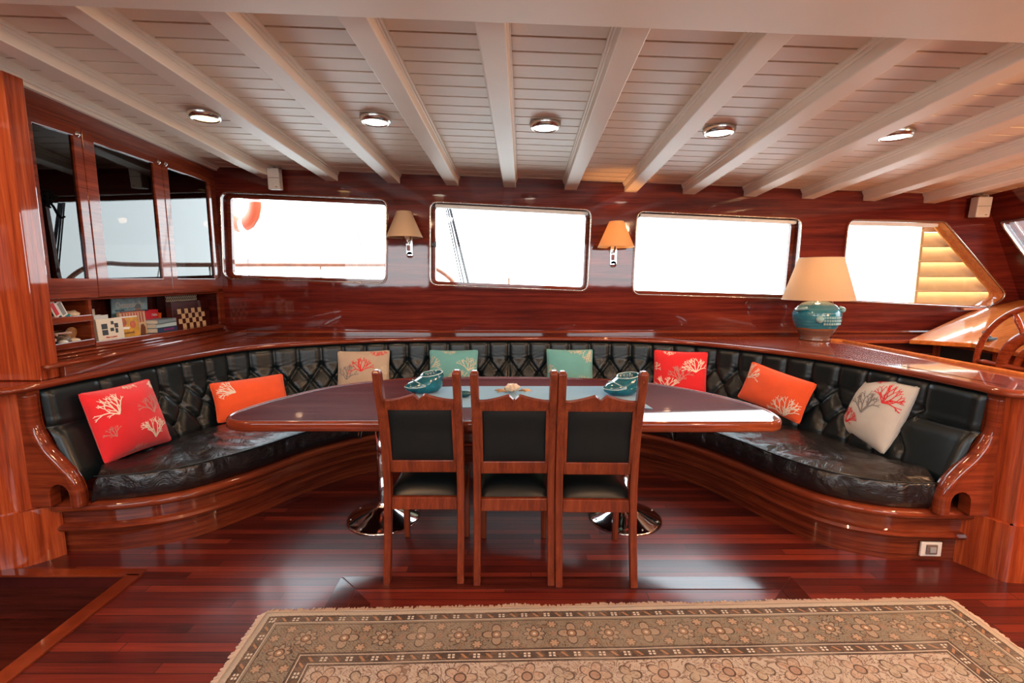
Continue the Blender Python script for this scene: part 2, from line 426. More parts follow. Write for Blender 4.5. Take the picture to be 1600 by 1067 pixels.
    def grid(s, P, mi=0, smooth=True, wrap_u=False):
        """P[i][j] points"""
        n, m = len(P), len(P[0]); vs = [p for row in P for p in row]; fs = []
        for i in range(n if wrap_u else n-1):
            i2 = (i+1) % n
            for j in range(m-1): fs.append((i*m+j, i2*m+j, i2*m+j+1, i*m+j+1))
        return s.add(vs, fs, mi, smooth)

def obj(name, mb, mats, parent=None, bevel=0.0, world=True, segs=2, autosmooth=True, subsurf=0):
    """links ONE mesh object; world=True: builder coordinates are world ones (moved to the parent's frame)"""
    me = bpy.data.meshes.new(name)
    v = mb.v
    if parent is not None and world:
        off = Vector((0, 0, 0)); q = parent
        while q is not None: off += q.location; q = q.parent
        v = [(a-off.x, b-off.y, c-off.z) for a, b, c in v]
    me.from_pydata(v, [], mb.f)
    for m in (mats if isinstance(mats, (list, tuple)) else [mats]): me.materials.append(m)
    me.polygons.foreach_set('material_index', mb.mi); me.polygons.foreach_set('use_smooth', mb.sm)
    me.validate(); me.update()
    o = bpy.data.objects.new(name, me); COL.objects.link(o)
    if parent is not None: o.parent = parent
    if bevel:
        b = o.modifiers.new('bevel', 'BEVEL'); b.width = bevel; b.segments = segs; b.limit_method = 'ANGLE'; b.angle_limit = math.radians(40)
        b.harden_normals = False
    if subsurf:
        q = o.modifiers.new('sub', 'SUBSURF'); q.levels = subsurf; q.render_levels = subsurf
    return o
def thing(name, label, cat, loc=(0, 0, 0), rotz=0.0, group=None):
    o = bpy.data.objects.new(name, None); COL.objects.link(o); o.empty_display_size = 0.1
    o.location = loc; o.rotation_euler = (0, 0, rotz); o['label'] = label; o['category'] = cat
    if group: o['group'] = group
    return o
def tag(o, label, cat, group=None, kind=None):
    o['label'] = label; o['category'] = cat
    if group: o['group'] = group
    if kind: o['kind'] = kind
    return o
def struct(name, mb, mats, label=None, bevel=0.0, parent=None):
    o = obj(name, mb, mats, parent, bevel)
    if parent is None:
        o['kind'] = 'structure'; o['label'] = label or name.replace('_', ' '); o['category'] = name.split('_')[0]
    return o
def dup(root, loc=None, rotz=None, label=None, group=None):
    r = root.copy(); COL.objects.link(r)
    if loc is not None: r.location = loc
    if rotz is not None: r.rotation_euler = (0, 0, rotz)
    if label: r['label'] = label
    if group: r['group'] = group
    for ch in list(root.children):
        c = ch.copy(); COL.objects.link(c); c.parent = r
        for gch in list(ch.children):
            d = gch.copy(); COL.objects.link(d); d.parent = c
    return r
def catmull(pts, n=12, closed=False):
    P = [Vector(p) for p in pts]; N = len(P); out = []
    R = N if closed else N-1
    for i in range(R):
        if closed: a, b, c, d = P[i-1], P[i], P[(i+1) % N], P[(i+2) % N]
        else: a, b, c, d = P[max(i-1, 0)], P[i], P[i+1], P[min(i+2, N-1)]
        for k in range(n):
            t = k/n
            out.append(0.5*((2*b)+(c-a)*t+(2*a-5*b+4*c-d)*t*t+(3*b-a-3*c+d)*t**3))
    if not closed: out.append(P[-1].copy())
    return out
def resample(P, n):
    P = [Vector(p) for p in P]; L = [0.0]
    for a, b in zip(P, P[1:]): L.append(L[-1]+(b-a).length)
    out = []; j = 0
    for i in range(n):
        s = L[-1]*i/(n-1)
        while j < len(P)-2 and L[j+1] < s: j += 1
        t = (s-L[j])/max(1e-9, L[j+1]-L[j]); out.append(P[j].lerp(P[j+1], min(1, max(0, t))))
    return out
def length(P): return sum((Vector(b)-Vector(a)).length for a, b in zip(P, P[1:]))
def normals2(P):
    """left-hand plan normals of a plan polyline"""
    out = []
    for i in range(len(P)):
        t = (P[min(i+1, len(P)-1)]-P[max(i-1, 0)]); t = Vector((t.x, t.y, 0)).normalized(); out.append(Vector((-t.y, t.x, 0)))
    return out
def rounded(pts, r, n=6):
    """round the corners of a plan polygon"""
    out = []; N = len(pts)
    for i in range(N):
        p = Vector(pts[i]); a = (Vector(pts[i-1])-p); b = (Vector(pts[(i+1) % N])-p)
        ang = a.angle(b); d = min(r/math.tan(ang/2), a.length*0.45, b.length*0.45)
        p0 = p+a.normalized()*d; p1 = p+b.normalized()*d
        for k in range(n+1):
            t = k/n; q = p0*(1-t)**2+p*2*t*(1-t)+p1*t*t; out.append((q.x, q.y))
    return out

# ================================================================== THE ROOM
WALL_Y = 4.5
def ceil_z(x, y): return 2.36-0.036*x+0.053*(4.55-y)

# floor, with a sunken well at the left (steps down)
fl = MB()
well = [(-1.886, 2.207), (-1.90, 0.6), (-3.6, 0.6), (-3.6, 2.207)]
fl.poly([(-4.2, -2.1), (5.0, -2.1), (5.0, 4.6), (-4.2, 4.6)], [well], -0.06, 0.0)
struct('floor', fl, M_floor, 'dark red varnished strip plank floor of the saloon')
wl = MB(); wl.box((-2.75, 1.40, -0.26), (1.95, 1.85, 0.08)); wl.box((-2.75, 2.247, -0.16), (1.9, 0.07, 0.20)); wl.box((-1.85, 1.4, -0.16), (0.06, 1.75, 0.20))
wl.box((-3.63, 1.4, -0.16), (0.06, 1.75, 0.20)); wl.box((-2.75, 0.57, -0.16), (1.9, 0.06, 0.20))
struct('floor_landing', wl, M_dark, 'dark sunken landing below the plank floor at the left')
tr = MB(); tr.box((-1.87, 1.40, 0.005), (0.075, 1.62, 0.012)); tr.box((-2.70, 2.225, 0.005), (1.72, 0.06, 0.012))
struct('trim_1', tr, M_trim, 'nosing plank edging the sunken landing', bevel=0.003)
# floor hatch: mitred dark border boards
hx0, hx1, hy, hw = -0.84, 1.375, 2.20, 0.075
hb = MB()
hb.poly([(hx0, hy), (hx1, hy), (hx1+0.0, hy-0.004), (hx0, hy-0.004)], (), 0, 0.002)
for (p) in ([(hx0, hy-0.01), (hx0+0.10, hy-0.10), (hx0+0.10, 1.2), (hx0, 1.2)], [(hx0+0.105, hy-0.105), (hx0+0.20, hy-0.20), (hx0+0.20, 1.2), (hx0+0.105, 1.2)],
            [(hx1, hy-0.01), (hx1, 1.2), (hx1-0.10, 1.2), (hx1-0.10, hy-0.10)], [(hx1-0.105, hy-0.105), (hx1-0.105, 1.2), (hx1-0.2, 1.2), (hx1-0.2, hy-0.2)],
            [(hx0+0.01, hy-0.006), (hx1-0.01, hy-0.006), (hx1-0.10, hy-0.095), (hx0+0.10, hy-0.095)]):
    hb.poly(p, (), 0.0, 0.003)
tag(obj('floor_hatch_border', hb, M_dark), 'dark mitred board border set in the floor in front of the chairs', 'floor hatch')

# window openings, plan (x, z) on the back wall
WIN = [[(-2.646, 2.241), (-1.136, 2.173), (-1.174, 1.416), (-2.677, 1.463)],
       [(-0.746, 2.156), (0.724, 2.083), (0.704, 1.345), (-0.763, 1.404)],
       [(1.14, 2.071), (2.647, 2.003), (2.632, 1.273), (1.123, 1.315)],
       [(3.075, 1.997), (3.955, 1.978), (4.625, 1.30), (4.45, 1.190), (3.064, 1.255)]]
WR = [rounded(w, 0.075) for w in WIN]
XZ = Matrix(((1, 0, 0, 0), (0, 0, -1, 0), (0, 1, 0, 0), (0, 0, 0, 1)))   # local (x, y, z) -> world (x, -z, y)
wb = MB()
wb.poly([(-4.3, 0.90), (5.0, 0.90), (5.0, 2.7), (-4.3, 2.8)], WR, -WALL_Y-0.14, -WALL_Y, M=XZ)
wb.box((0.35, WALL_Y+0.07, 0.4), (9.3, 0.14, 1.0))
struct('wall_back', wb, M_wall, 'varnished mahogany wall with the four windows')
# windows: rim, top rail, panes
for i, w in enumerate(WR):
    lab = ['leftmost window, life ring visible outside', 'second window, between the two wall lamps', 'third window, left of the table lamp', 'angled window beside the helm with louvres outside'][i]
    root = thing('window_%d' % (i+1), lab, 'window', (sum(p[0] for p in WIN[i])/len(WIN[i]), WALL_Y, 1.3)); root['kind'] = 'structure'
    def off(w, d):
        P = [Vector((x, z, 0)) for x, z in w]; c = sum(P, Vector())/len(P); out = []
        N = len(P)
        for k in range(N):
            t = (P[(k+1) % N]-P[k-1])
            if t.length < 1e-6: t = Vector((1, 0, 0))
            t.normalize(); n = Vector((-t.y, t.x, 0))
            if n.dot(P[k]-c) < 0: n = -n
            q = P[k]+n*d; out.append((q.x, q.y))
        return out
    fr = MB(); fr.poly(off(w, 0.012), [off(w, -0.006)], -WALL_Y-0.02, -WALL_Y+0.012, M=XZ)
    obj('window_frame', fr, M_trim, root, bevel=0.004)
    fr = MB(); fr.tube([(x, WALL_Y-0.013, z) for x, z in off(w, -0.002)], 0.006, 8, closed=True)
    obj('window_bead', fr, M_nickel, root)
    ins = MB(); ins.poly(off(w, 0.0), [off(w, -0.035 if i != 3 else -0.012)], -WALL_Y-0.13, -WALL_Y-0.085, M=XZ)
    obj('window_sash', ins, M_trim if i != 3 else M_orange, root, bevel=0.003)  # last sash takes the orange that imitates a lit rim
    if i == 3:
        ins = MB(); ins.poly(off(w, 0.0), [off(w, -0.008)], -WALL_Y-0.086, -WALL_Y-0.002, M=XZ); obj('lit_reveal_lining', ins, M_orange, root)  # added lining; its orange stands for light falling on the reveal
    gl = MB(); gl.poly(off(w, -0.01), (), -WALL_Y-0.112, -WALL_Y-0.106, M=XZ)
    obj('window_pane', gl, M_pane, root)
    # blind rail across the top
    if i > 0:
        a, b = WIN[i][0], WIN[i][1]
        bm = MB(); d = Vector((b[0]-a[0], 0, b[1]-a[1])); L = d.length; ang = math.atan2(d.z, d.x)
        M = Matrix.Translation(((a[0]+b[0])/2+0.01, WALL_Y+0.055, (a[1]+b[1])/2-0.028)) @ Matrix.Rotation(-ang, 4, 'Y')
        bm.box((0, 0, 0), (L-0.06, 0.05, 0.032), M=M); obj('blind_rail', bm, M_white, root, bevel=0.006)
# sliding pane edge and latch of window 2
w2 = [o for o in COL.objects if o.name == 'window_2'][0]
bm = MB(); bm.box((-0.03, WALL_Y+0.10, 1.42), (0.022, 0.012, 0.10)); obj('sliding_pane_edge', bm, M_white, w2)
bm = MB(); bm.box((-0.735, WALL_Y+0.03, 1.775), (0.025, 0.03, 0.028)); bm.box((-0.712, WALL_Y+0.02, 1.775), (0.025, 0.02, 0.05)); obj('window_latch', bm, M_black, w2, bevel=0.003)
# lower ledge moulding where the wall meets the ledge
bm = MB(); bm.sweep([(-4.2, WALL_Y-0.005, 0.955), (4.4, WALL_Y-0.005, 0.955)], [(0, 0), (0, 0.022), (-0.012, 0.022), (-0.022, 0.010), (-0.022, 0)], smooth=False)
struct('baseboard_back', bm, M_trim, 'small varnished moulding along the foot of the back wall')

# ceiling planks
cl = MB(); y = -2.2; PW = 0.1255
while y < 4.6:
    y0, y1 = y+0.007, y+PW-0.007
    vs = [(x, yy, ceil_z(x, yy)+dz) for dz in (0, 0.02) for x, yy in ((-4.3, y0), (4.8, y0), (4.8, y1), (-4.3, y1))]
    cl.hexa(vs); y += PW
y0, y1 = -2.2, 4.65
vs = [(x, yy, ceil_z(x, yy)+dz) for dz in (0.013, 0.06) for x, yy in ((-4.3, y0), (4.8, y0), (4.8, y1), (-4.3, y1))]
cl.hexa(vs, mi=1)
M_groove = plain('shadowed_groove_paint', (0.09, 0.05, 0.035), 0.8)  # dark colour puts the shade of the plank gaps into the backing
struct('ceiling', cl, [M_plank, M_groove], 'cream painted plank ceiling')
BEX = [-2.790, -2.20, -1.63, -1.07, -0.54, -0.02, 0.53, 1.075, 1.605, 2.16, 2.69, 3.25, 3.80]
k0 = 2
for k, bx in enumerate(BEX):
    bm = MB(); w, h = 0.056, 0.085
    yA, yB = 1.2 if k else 2.0, WALL_Y
    def xs(y): return bx+0.024*(y-4.5)
    def seg(x0, x1, z0, z1):
        vs = []
        for dz in (z0, z1):
            for (dx, yy) in ((x0, yA), (x1, yA), (x1, yB), (x0, yB)): vs.append((xs(yy)+dx, yy, ceil_z(xs(yy)+0, yy)+dz-0.036*dx))
        bm.hexa(vs)
    if k == 0:
        seg(-0.01, 0.035, -0.05, 0.01); seg(-0.01, 0.055, -0.025, 0.01)
        pass
    else:
        seg(-w, w, -h, 0.01); seg(-w-0.016, w+0.016, -0.018, 0.01); seg(-w-0.008, w+0.008, -0.034, 0.01)
        o = obj('ceiling_beam', bm, M_beam, bevel=0.005)
        place = {1: 'over the leftmost window and speaker', 2: 'first right of the ceiling speaker above the leftmost window', 3: 'ending above the right end of the leftmost window', 4: 'ending above the left end of the second window',
                 5: 'running straight at the viewer above the middle chair', 6: 'ending above the right part of the second window', 7: 'ending above the left edge of the third window', 8: 'ending above the middle of the third window',
                 9: 'ending above the right part of the third window', 10: 'ending between third window and louvred window', 11: 'ending above the louvred window', 12: 'rightmost, ending by the right ceiling speaker'}[k]
        tag(o, 'cream painted ceiling beam '+place, 'beam', 'deck beams under the ceiling')
        o['kind'] = 'structure'
bm = MB()
yA, yB = 1.44, 1.90
vs = [(x, yy, ceil_z(x, 1.88)+dz) for dz in (-0.115, 0.0) for x, yy in ((-4.2, yA), (4.7, yA), (4.7, yB), (-4.2, yB))]
bm.hexa(vs)
o = obj('header_beam', bm, M_beam, bevel=0.012); tag(o, 'broad cream header beam crossing all the ceiling beams at the top of the view', 'beam'); o['kind'] = 'structure'

# side and rear walls (mostly outside the picture; the rear one has the saloon's other windows)
bm = MB(); bm.box((-4.25, 1.2, 1.2), (0.1, 6.8, 3.0)); struct('wall_left', bm, M_wall, 'mahogany side wall beyond the wall cabinet')
YZ = Matrix(((0, 0, 1, 0), (1, 0, 0, 0), (0, 1, 0, 0), (0, 0, 0, 1)))     # local (x,y,z) -> world (z, x, y)
wr = rounded([(4.43, 1.965), (4.42, 1.91), (4.20, 1.32), (3.0, 1.32), (2.9, 1.40), (2.9, 2.02)], 0.05)
RK = Matrix(((0, -0.47, 1, 4.33+0.47*2.15), (1, 0, 0, 0), (0, 1, 0, 0), (0, 0, 0, 1)))   # the bulkhead is raked above the sill
bm = MB(); bm.poly([(-2.2, 1.2), (4.6, 1.2), (4.6, 2.75), (-2.2, 2.75)], [wr], 0.0, 0.10, M=RK); bm.box((4.827, 1.2, 0.55), (0.10, 6.8, 1.30)); struct('wall_right', bm, M_wall, 'mahogany front bulkhead beside the helm')
r5 = thing('window_5', 'windscreen pane at the far right edge above the helm', 'window', (4.7, 3.6, 1.35)); r5['kind'] = 'structure'
P = [Vector((y_, z_, 0)) for y_, z_ in wr]
bm = MB(); bm.tube([tuple(RK @ Vector((y_, z_, -0.004))) for y_, z_ in wr], 0.014, 8, closed=True); obj('window_bead', bm, M_nickel, r5)
bm = MB(); bm.poly(wr, (), 0.05, 0.056, M=RK); obj('window_pane', bm, M_pane, r5)
rw = [rounded([(cx-1.0, 2.2), (cx+1.0, 2.2), (cx+1.0, 1.3), (cx-1.0, 1.3)], 0.08) for cx in (-2.9, -0.3, 2.3)]
bm = MB(); bm.poly([(-4.3, -0.1), (5.0, -0.1), (5.0, 2.9), (-4.3, 2.9)], rw, 2.05, 2.15, M=XZ)
struct('wall_rear', bm, M_wall, 'mahogany wall opposite with three windows')

# ================================================================== SETTEE
FRONT = catmull([(-2.44, 2.385, 0), (-2.26, 2.39, 0), (-2.05, 2.42, 0), (-1.80, 2.53, 0), (-1.58, 2.80, 0), (-1.39, 3.13, 0), (-1.12, 3.43, 0), (-0.75, 3.60, 0), (-0.3, 3.67, 0), (0.2, 3.68, 0), (0.7, 3.64, 0),
                 (1.05, 3.49, 0), (1.30, 3.23, 0), (1.46, 2.93, 0), (1.57, 2.66, 0), (1.71, 2.45, 0), (1.92, 2.335, 0), (2.15, 2.31, 0), (2.42, 2.30, 0)], 8)
BACK = catmull([(-2.43, 2.40, 0), (-2.39, 2.66, 0), (-2.32, 3.05, 0), (-2.17, 3.60, 0), (-1.95, 3.86, 0), (-1.63, 4.05, 0), (-1.25, 4.19, 0), (-0.86, 4.275, 0), (0.0, 4.33, 0), (0.87, 4.29, 0), (1.25, 4.18, 0),
                (1.59, 3.98, 0), (1.93, 3.60, 0), (2.17, 3.20, 0), (2.29, 2.82, 0), (2.35, 2.46, 0), (2.36, 2.31, 0)], 8)
FR = resample(FRONT, 150); BK = resample(BACK, 170)
settee = thing('curved_settee', 'long horseshoe settee with black buttoned leather on a varnished mahogany base', 'settee', (0, 3.0, 0))
# base plinth: solid sweep behind the curve (left of travel is into the settee)
bm = MB()
prof = [(0.035, 0.0), (0.030, 0.125), (0.0, 0.135), (-0.008, 0.150), (0.0, 0.165), (0.020, 0.172), (0.018, 0.245), (0.14, 0.245), (0.14, 0.0)]
bm.sweep(FR, prof, smooth=True); ob = obj('base_panel', bm, M_base, settee)
ob.modifiers.new('es', 'EDGE_SPLIT').split_angle = math.radians(40)
bm = MB(); bm.sweep(FR, [(0.02, 0.243), (-0.010, 0.248), (-0.022, 0.262), (-0.022, 0.278), (-0.010, 0.292), (0.16, 0.292), (0.16, 0.243)], smooth=True)
ob = obj('base_moulding', bm, M_trim, settee); ob.modifiers.new('es', 'EDGE_SPLIT').split_angle = math.radians(50)
# seat deck under the cushions
FRi = [p+n*0.10 for p, n in zip(FR, normals2(FR))]
bm = MB(); nf = 120
A = resample(FRi, nf); B = resample(BK, nf)
bm.grid([[(a.x, a.y, 0.285), (b.x, b.y, 0.285)] for a, b in zip(A, B)])
obj('seat_deck', bm, M_dark, settee)

# seat cushions
def sub(P, f0, f1, n):
    Q = resample(P, 600); i0, i1 = int(f0*599), int(f1*599); return resample(Q[i0:i1+1], n)
def recline(z):   # inward offset of the back cushion surface, by height
    pts = [(0.28, 0.175), (0.46, 0.165), (0.60, 0.115), (0.75, 0.06), (0.90, 0.045), (1.2, 0.04)]
    for (a, p), (b, q) in zip(pts, pts[1:]):
        if z <= b: return p+(q-p)*(z-a)/(b-a)
    return 0.02
BKn = normals2(BK)
BKin = [p-n*0.15 for p, n in zip(BK, BKn)]
def cushion(f0, f1, b0, b1, n, m, seed):
    F = sub(FR, f0, f1, n); Bq = sub(BKin, b0, b1, n); nF = normals2(F)
    bm = MB(); rows = []
    for i in range(n):
        e = min(i, n-1-i)/(n-1)*length(F); er = min(1, e/0.05); er = math.sqrt(max(0.0, 1-(1-er)**2))
        a = F[i]; b = Bq[i]; row = []
        inn = nF[i]
        def wr(x, y): 
            v = Vector((x, y, seed))
            q = noise.noise(v*5.0)*0.5+noise.noise(Vector((x*2.5+3*noise.noise(v*2), y*11, seed)))*0.35+abs(noise.noise(v*9))*0.3
            return q
        for off_, z in ((0.05, 0.293), (0.008, 0.300), (-0.008, 0.330), (-0.012, 0.365), (-0.006, 0.400), (0.0, 0.424), (0.003, 0.432), (0.014, 0.437)):
            p = a+inn*off_; rip = 0.010*noise.noise(Vector((p.x*14, p.y*14, z*3+seed)))+0.005*noise.noise(Vector((p.x*40, p.y*40, z*6)))
            q = p-inn*(rip if 0.30 < z < 0.43 else 0)
            row.append((q.x, q.y, z*er+0.29*(1-er)+0.0))
        a2 = a+inn*0.02
        for j in range(1, m+1):
            t = j/m; p = a2.lerp(b, t)
            crown = 0.030*math.sin(PI*min(1, t*1.0+0.02))
            fade = min(1, t/0.08)*min(1, (1-t)/0.05)
            z = 0.438+crown+wr(p.x, p.y)*0.022*max(0, fade)
            row.append((p.x, p.y, 0.29*(1-er)+z*er))
        row.append((b.x, b.y, 0.29))
        rows.append(row)
    bm.grid(rows)
    bm.f.append(tuple(range(len(rows[0])))); bm.mi.append(0); bm.sm.append(False)
    k = len(rows[0]); bm.f.append(tuple(reversed([(n-1)*k+i for i in range(k)]))); bm.mi.append(0); bm.sm.append(False)
    # piping along the upper front edge
    pip = [(F[i]+nF[i]*0.002)+Vector((0, 0, 0.436)) for i in range(2, n-2)]
    return bm, pip
for f0, f1, b0, b1, n, seed in ((0.040, 0.296, 0.022, 0.31, 150, 1.3), (0.298, 0.700, 0.312, 0.69, 150, 4.1), (0.702, 0.962, 0.692, 0.978, 150, 8.7)):
    bm, pip = cushion(f0, f1, b0, b1, n, 64, seed)
    ob = obj('seat_cushion', bm, M_seat, settee)
    pm = MB(); pm.tube(pip, 0.0035, 6); obj('piping', pm, M_leather, ob)

# buttoned backrest (grid relief from the distance to the seams)
def backrest(i0, i1, name):
    pts = BK[i0:i1+1]; L = length(pts); nu = int(L/0.009); P = resample(pts, nu); N = normals2(P)
    L0 = length(BK[:i0+1]) if i0 else 0.0
    z0, z1 = 0.40, 0.905; nv = 58; S = 0.178
    Ltot = length(BK)
    rows_z = [0.735, 0.620, 0.505]
    segs = []
    U0, U1 = 0.30, Ltot-0.30
    nb = int((U1-U0)/S); S = (U1-U0)/nb
    for k in range(nb+1):
        u = U0+k*S
        segs.append((u, 0.735, u, 0.95))                         # flutes up from the top row
        if k < nb: segs += [(u, 0.735, u+S/2, 0.620), (u+S, 0.735, u+S/2, 0.620)]
        if k < nb: segs += [(u+S/2, 0.620, u, 0.505), (u+S/2, 0.620, u+S, 0.505)]
        segs.append((u, 0.505, u, 0.30))
    segs += [(0.0, 0.70, U0, 0.69), (U1, 0.69, Ltot, 0.70), (Ltot/2, 0.3, Ltot/2, 0.95)]
    SG = np.array(segs)
    uu = L0+np.linspace(0, L, nu); zz = np.linspace(z0, z1, nv)
    U, Z = np.meshgrid(uu, zz, indexing='ij')
    D = np.full(U.shape, 9.0)
    for a, b, c, d in SG:
        lo, hi = min(a, c)-0.15, max(a, c)+0.15
        i_a, i_b = np.searchsorted(uu, lo), np.searchsorted(uu, hi)
        if i_b <= i_a: continue
        Us, Zs = U[i_a:i_b], Z[i_a:i_b]; vx, vz = c-a, d-b; l2 = vx*vx+vz*vz
        t = np.clip(((Us-a)*vx+(Zs-b)*vz)/l2, 0, 1); dd = np.hypot(Us-a-t*vx, Zs-b-t*vz)
        D[i_a:i_b] = np.minimum(D[i_a:i_b], dd)
    B_ = np.full(U.shape, 9.0)
    for k in range(nb+1):
        for (bu, bz) in ((U0+k*S, 0.735), (U0+k*S+S/2, 0.620), (U0+k*S, 0.505)):
            if bu > U1+0.01 or (bz < 0.6 and k in (0, nb)): continue
            i_a, i_b = np.searchsorted(uu, bu-0.08), np.searchsorted(uu, bu+0.08)
            if i_b > i_a: B_[i_a:i_b] = np.minimum(B_[i_a:i_b], np.hypot(U[i_a:i_b]-bu, Z[i_a:i_b]-bz))
    t = np.clip(D/0.055, 0, 1)
    puff = 0.034*np.sqrt(1-(1-t)**2)
    puff -= 0.022*np.exp(-(B_/0.022)**2)
    crease = 0.0018*np.sin(Z*190+8*np.sin(U*9))*np.exp(-(B_/0.06)**2)
    # roll the top over
    e_top = np.clip((z1-Z)/0.045, 0, 1); top = 0.036*(1-np.sqrt(1-(1-e_top)**2))
    ends = np.minimum(U, Ltot-U); e_end = np.clip(ends/0.045, 0, 1); endr = 0.034*(1-np.sqrt(1-(1-e_end)**2))
    dep = puff+crease-top-endr
    rows = []
    for i in range(nu):
        row = []
        for j in range(nv):
            q = P[i]-N[i]*(recline(zz[j])-0.03+dep[i, j]); row.append((q.x, q.y, zz[j]))
        q = P[i]+N[i]*0.0; row.append((q.x, q.y, z1))
        rows.append(row)
    bm = MB(); bm.grid(rows); return obj(name, bm, M_leather, settee)
mid = len(BK)//2
backrest(0, len(BK)-1, 'backrest')

# arms at both ends: S shaped rail, small arch at the foot
def arm(side):
    if side < 0:
        y0 = 2.335; out = lambda x: x
        rail = [(-2.415, 0.905), (-2.415, 0.80), (-2.405, 0.70), (-2.36, 0.60), (-2.29, 0.51), (-2.245, 0.44), (-2.225, 0.37), (-2.225, 0.292)]
    else:
        y0 = 2.255
        rail = [(2.345, 0.905), (2.345, 0.80), (2.335, 0.70), (2.285, 0.60), (2.205, 0.51), (2.155, 0.44), (2.13, 0.37), (2.13, 0.292)]
    R = catmull([(x, 0, z) for x, z in rail], 8)
    w = -side*0.045
    inner = [(p.x, p.z) for p in R]
    xo = -2.50 if side < 0 else 2.43
    bx = rail[-1][0]
    # panel: rail outline outwards to the column, with the arch at the foot
    leg = 0.045*side
    a0 = bx+leg; a1 = bx+leg+0.10*side
    arch = [(a1, 0.292), (a1, 0.34)]+[((a0+a1)/2+(a1-a0)/2*math.cos(t), 0.36+0.055*math.sin(t)) for t in np.linspace(0, PI, 9)]+[(a0, 0.34), (a0, 0.292)]
    outline = inner+list(reversed(arch))+[(xo, 0.292), (xo, 0.905)]
    bm = MB(); bm.poly(outline, (), -y0-0.065, -y0, M=XZ)
    o = obj('arm_panel', bm, M_trim, settee, bevel=0.012, segs=3)
    # the thick rounded rail on its inner edge
    bm = MB(); bm.tube([(p.x+side*0.018, y0+0.028, p.z) for p in R[2:]], 0.028, 12, sq=1.25)
    obj('arm_rail', bm, M_trim, settee)
arm(-1); arm(1)
# leather side flap behind the arch (end of the backrest)
# ledge on top of the backrest
outer = [(2.78, 2.20), (2.78, 4.03), (2.95, WALL_Y), (-2.62, WALL_Y), (-2.40, 2.42), (-2.55, 2.32), (-2.9, 2.30), (-3.2, 2.30)]
edge = [(p.x, p.y) for p in [q-n*0.03 for q, n in zip(resample(BACK, 90), normals2(resample(BACK, 90)))]]
ledge_out = [(-2.9, 2.20), (-2.60, 2.215), (-2.455, 2.255), (-2.41, 2.31)]+edge[2:-2]+[(2.335, 2.29), (2.345, 2.235), (2.41, 2.195), (2.78, 2.185), (2.78, 3.98), (2.95, WALL_Y), (-2.64, WALL_Y), (-2.44, 2.45), (-2.9, 2.45)]
ledge = thing('ledge', 'broad varnished mahogany ledge curving along the top of the settee back', 'ledge', (0, 4.35, 0.9))
bm = MB(); bm.poly(ledge_out, (), 0.908, 0.938); ob = obj('ledge_top', bm, M_ledge, ledge)
nose = [Vector((x, y, 0.922)) for x, y in ledge_out[:len(edge)-4+4+4]]
nose = catmull([nose[i] for i in range(0, len(nose), 1)], 2)
bm = MB(); bm.sweep(nose, [(0.012, -0.016), (-0.012, -0.018), (-0.026, -0.010), (-0.030, 0.0), (-0.026, 0.011), (-0.012, 0.019), (0.012, 0.0195)], smooth=True)
obj('nosing', bm, M_trim, ledge)
# raised fiddle rail along the helm side and inlay lines
bm = MB(); bm.sweep([(2.78, 2.19, 0.938), (2.78, 3.98, 0.938), (2.72, 4.05, 0.938)], [(0.0, 0), (0.0, 0.012), (0.012, 0.020), (0.024, 0.012), (0.024, 0)], smooth=False); obj('fiddle_rail', bm, M_orange, ledge)
bm = MB()
for d_ in (0.062, 0.072):
    Q = [q+n*d_ for q, n in zip(resample(BACK, 90), normals2(resample(BACK, 90)))][52:]
    bm.sweep([(q.x, q.y, 0.9375) for q in Q], [(0, 0), (0, 0.0015), (0.003, 0.0015), (0.003, 0)], smooth=False)
obj('inlay_line', bm, M_dark, ledge)

# end columns / panels carrying the ledge at both ends
bm = MB()
plan = catmull([(-2.38, 2.400, 0), (-2.43, 2.33, 0), (-2.52, 2.255, 0), (-2.65, 2.225, 0), (-2.95, 2.215, 0)], 6)
bm.sweep([(p.x, p.y, 0) for p in reversed(plan)], [(0, 0), (0, 0.29), (0.10, 0.29), (0.10, 0)], smooth=True)
pl2 = catmull([(-2.44, 2.40, 0), (-2.47, 2.33, 0), (-2.53, 2.265, 0), (-2.65, 2.235, 0), (-2.95, 2.225, 0)], 6)
bm.sweep([(p.x, p.y, 0) for p in reversed(pl2)], [(0, 0.29), (0, 0.908), (0.10, 0.908), (0.10, 0.29)], smooth=True)
ob = obj('end_panel', bm, M_wv); ob.modifiers.new('es', 'EDGE_SPLIT').split_angle = math.radians(50)
tag(ob, 'upright varnished mahogany end panel below the ledge at the left end of the settee', 'panel')
bm = MB(); bm.box((-2.70, 2.232, 0.71), (0.30, 0.03, 0.012)); bm.box((-2.70, 2.228, 0.80), (0.30, 0.016, 0.17)); obj('applied_moulding', bm, M_trim, ob, bevel=0.004)
bm = MB()
plan = catmull([(2.30, 2.335, 0), (2.345, 2.24, 0), (2.375, 2.18, 0), (2.44, 2.15, 0), (2.78, 2.14, 0)], 6)
bm.sweep([(p.x, p.y, 0) for p in plan], [(0, 0), (0, 0.29), (0.10, 0.29), (0.10, 0)], smooth=True)
plan = catmull([(2.36, 2.30, 0), (2.375, 2.24, 0), (2.40, 2.19, 0), (2.46, 2.165, 0), (2.78, 2.155, 0)], 6)
bm.sweep([(p.x, p.y, 0) for p in plan], [(0, 0.29), (0, 0.908), (0.10, 0.908), (0.10, 0.29)], smooth=True)
bm.box((2.77, 3.06, 0.452), (0.04, 1.84, 0.904))
ob = obj('end_column', bm, M_wv); ob.modifiers.new('es', 'EDGE_SPLIT').split_angle = math.radians(50)
tag(ob, 'upright ribbon grained mahogany end column at the right end of the settee', 'column')

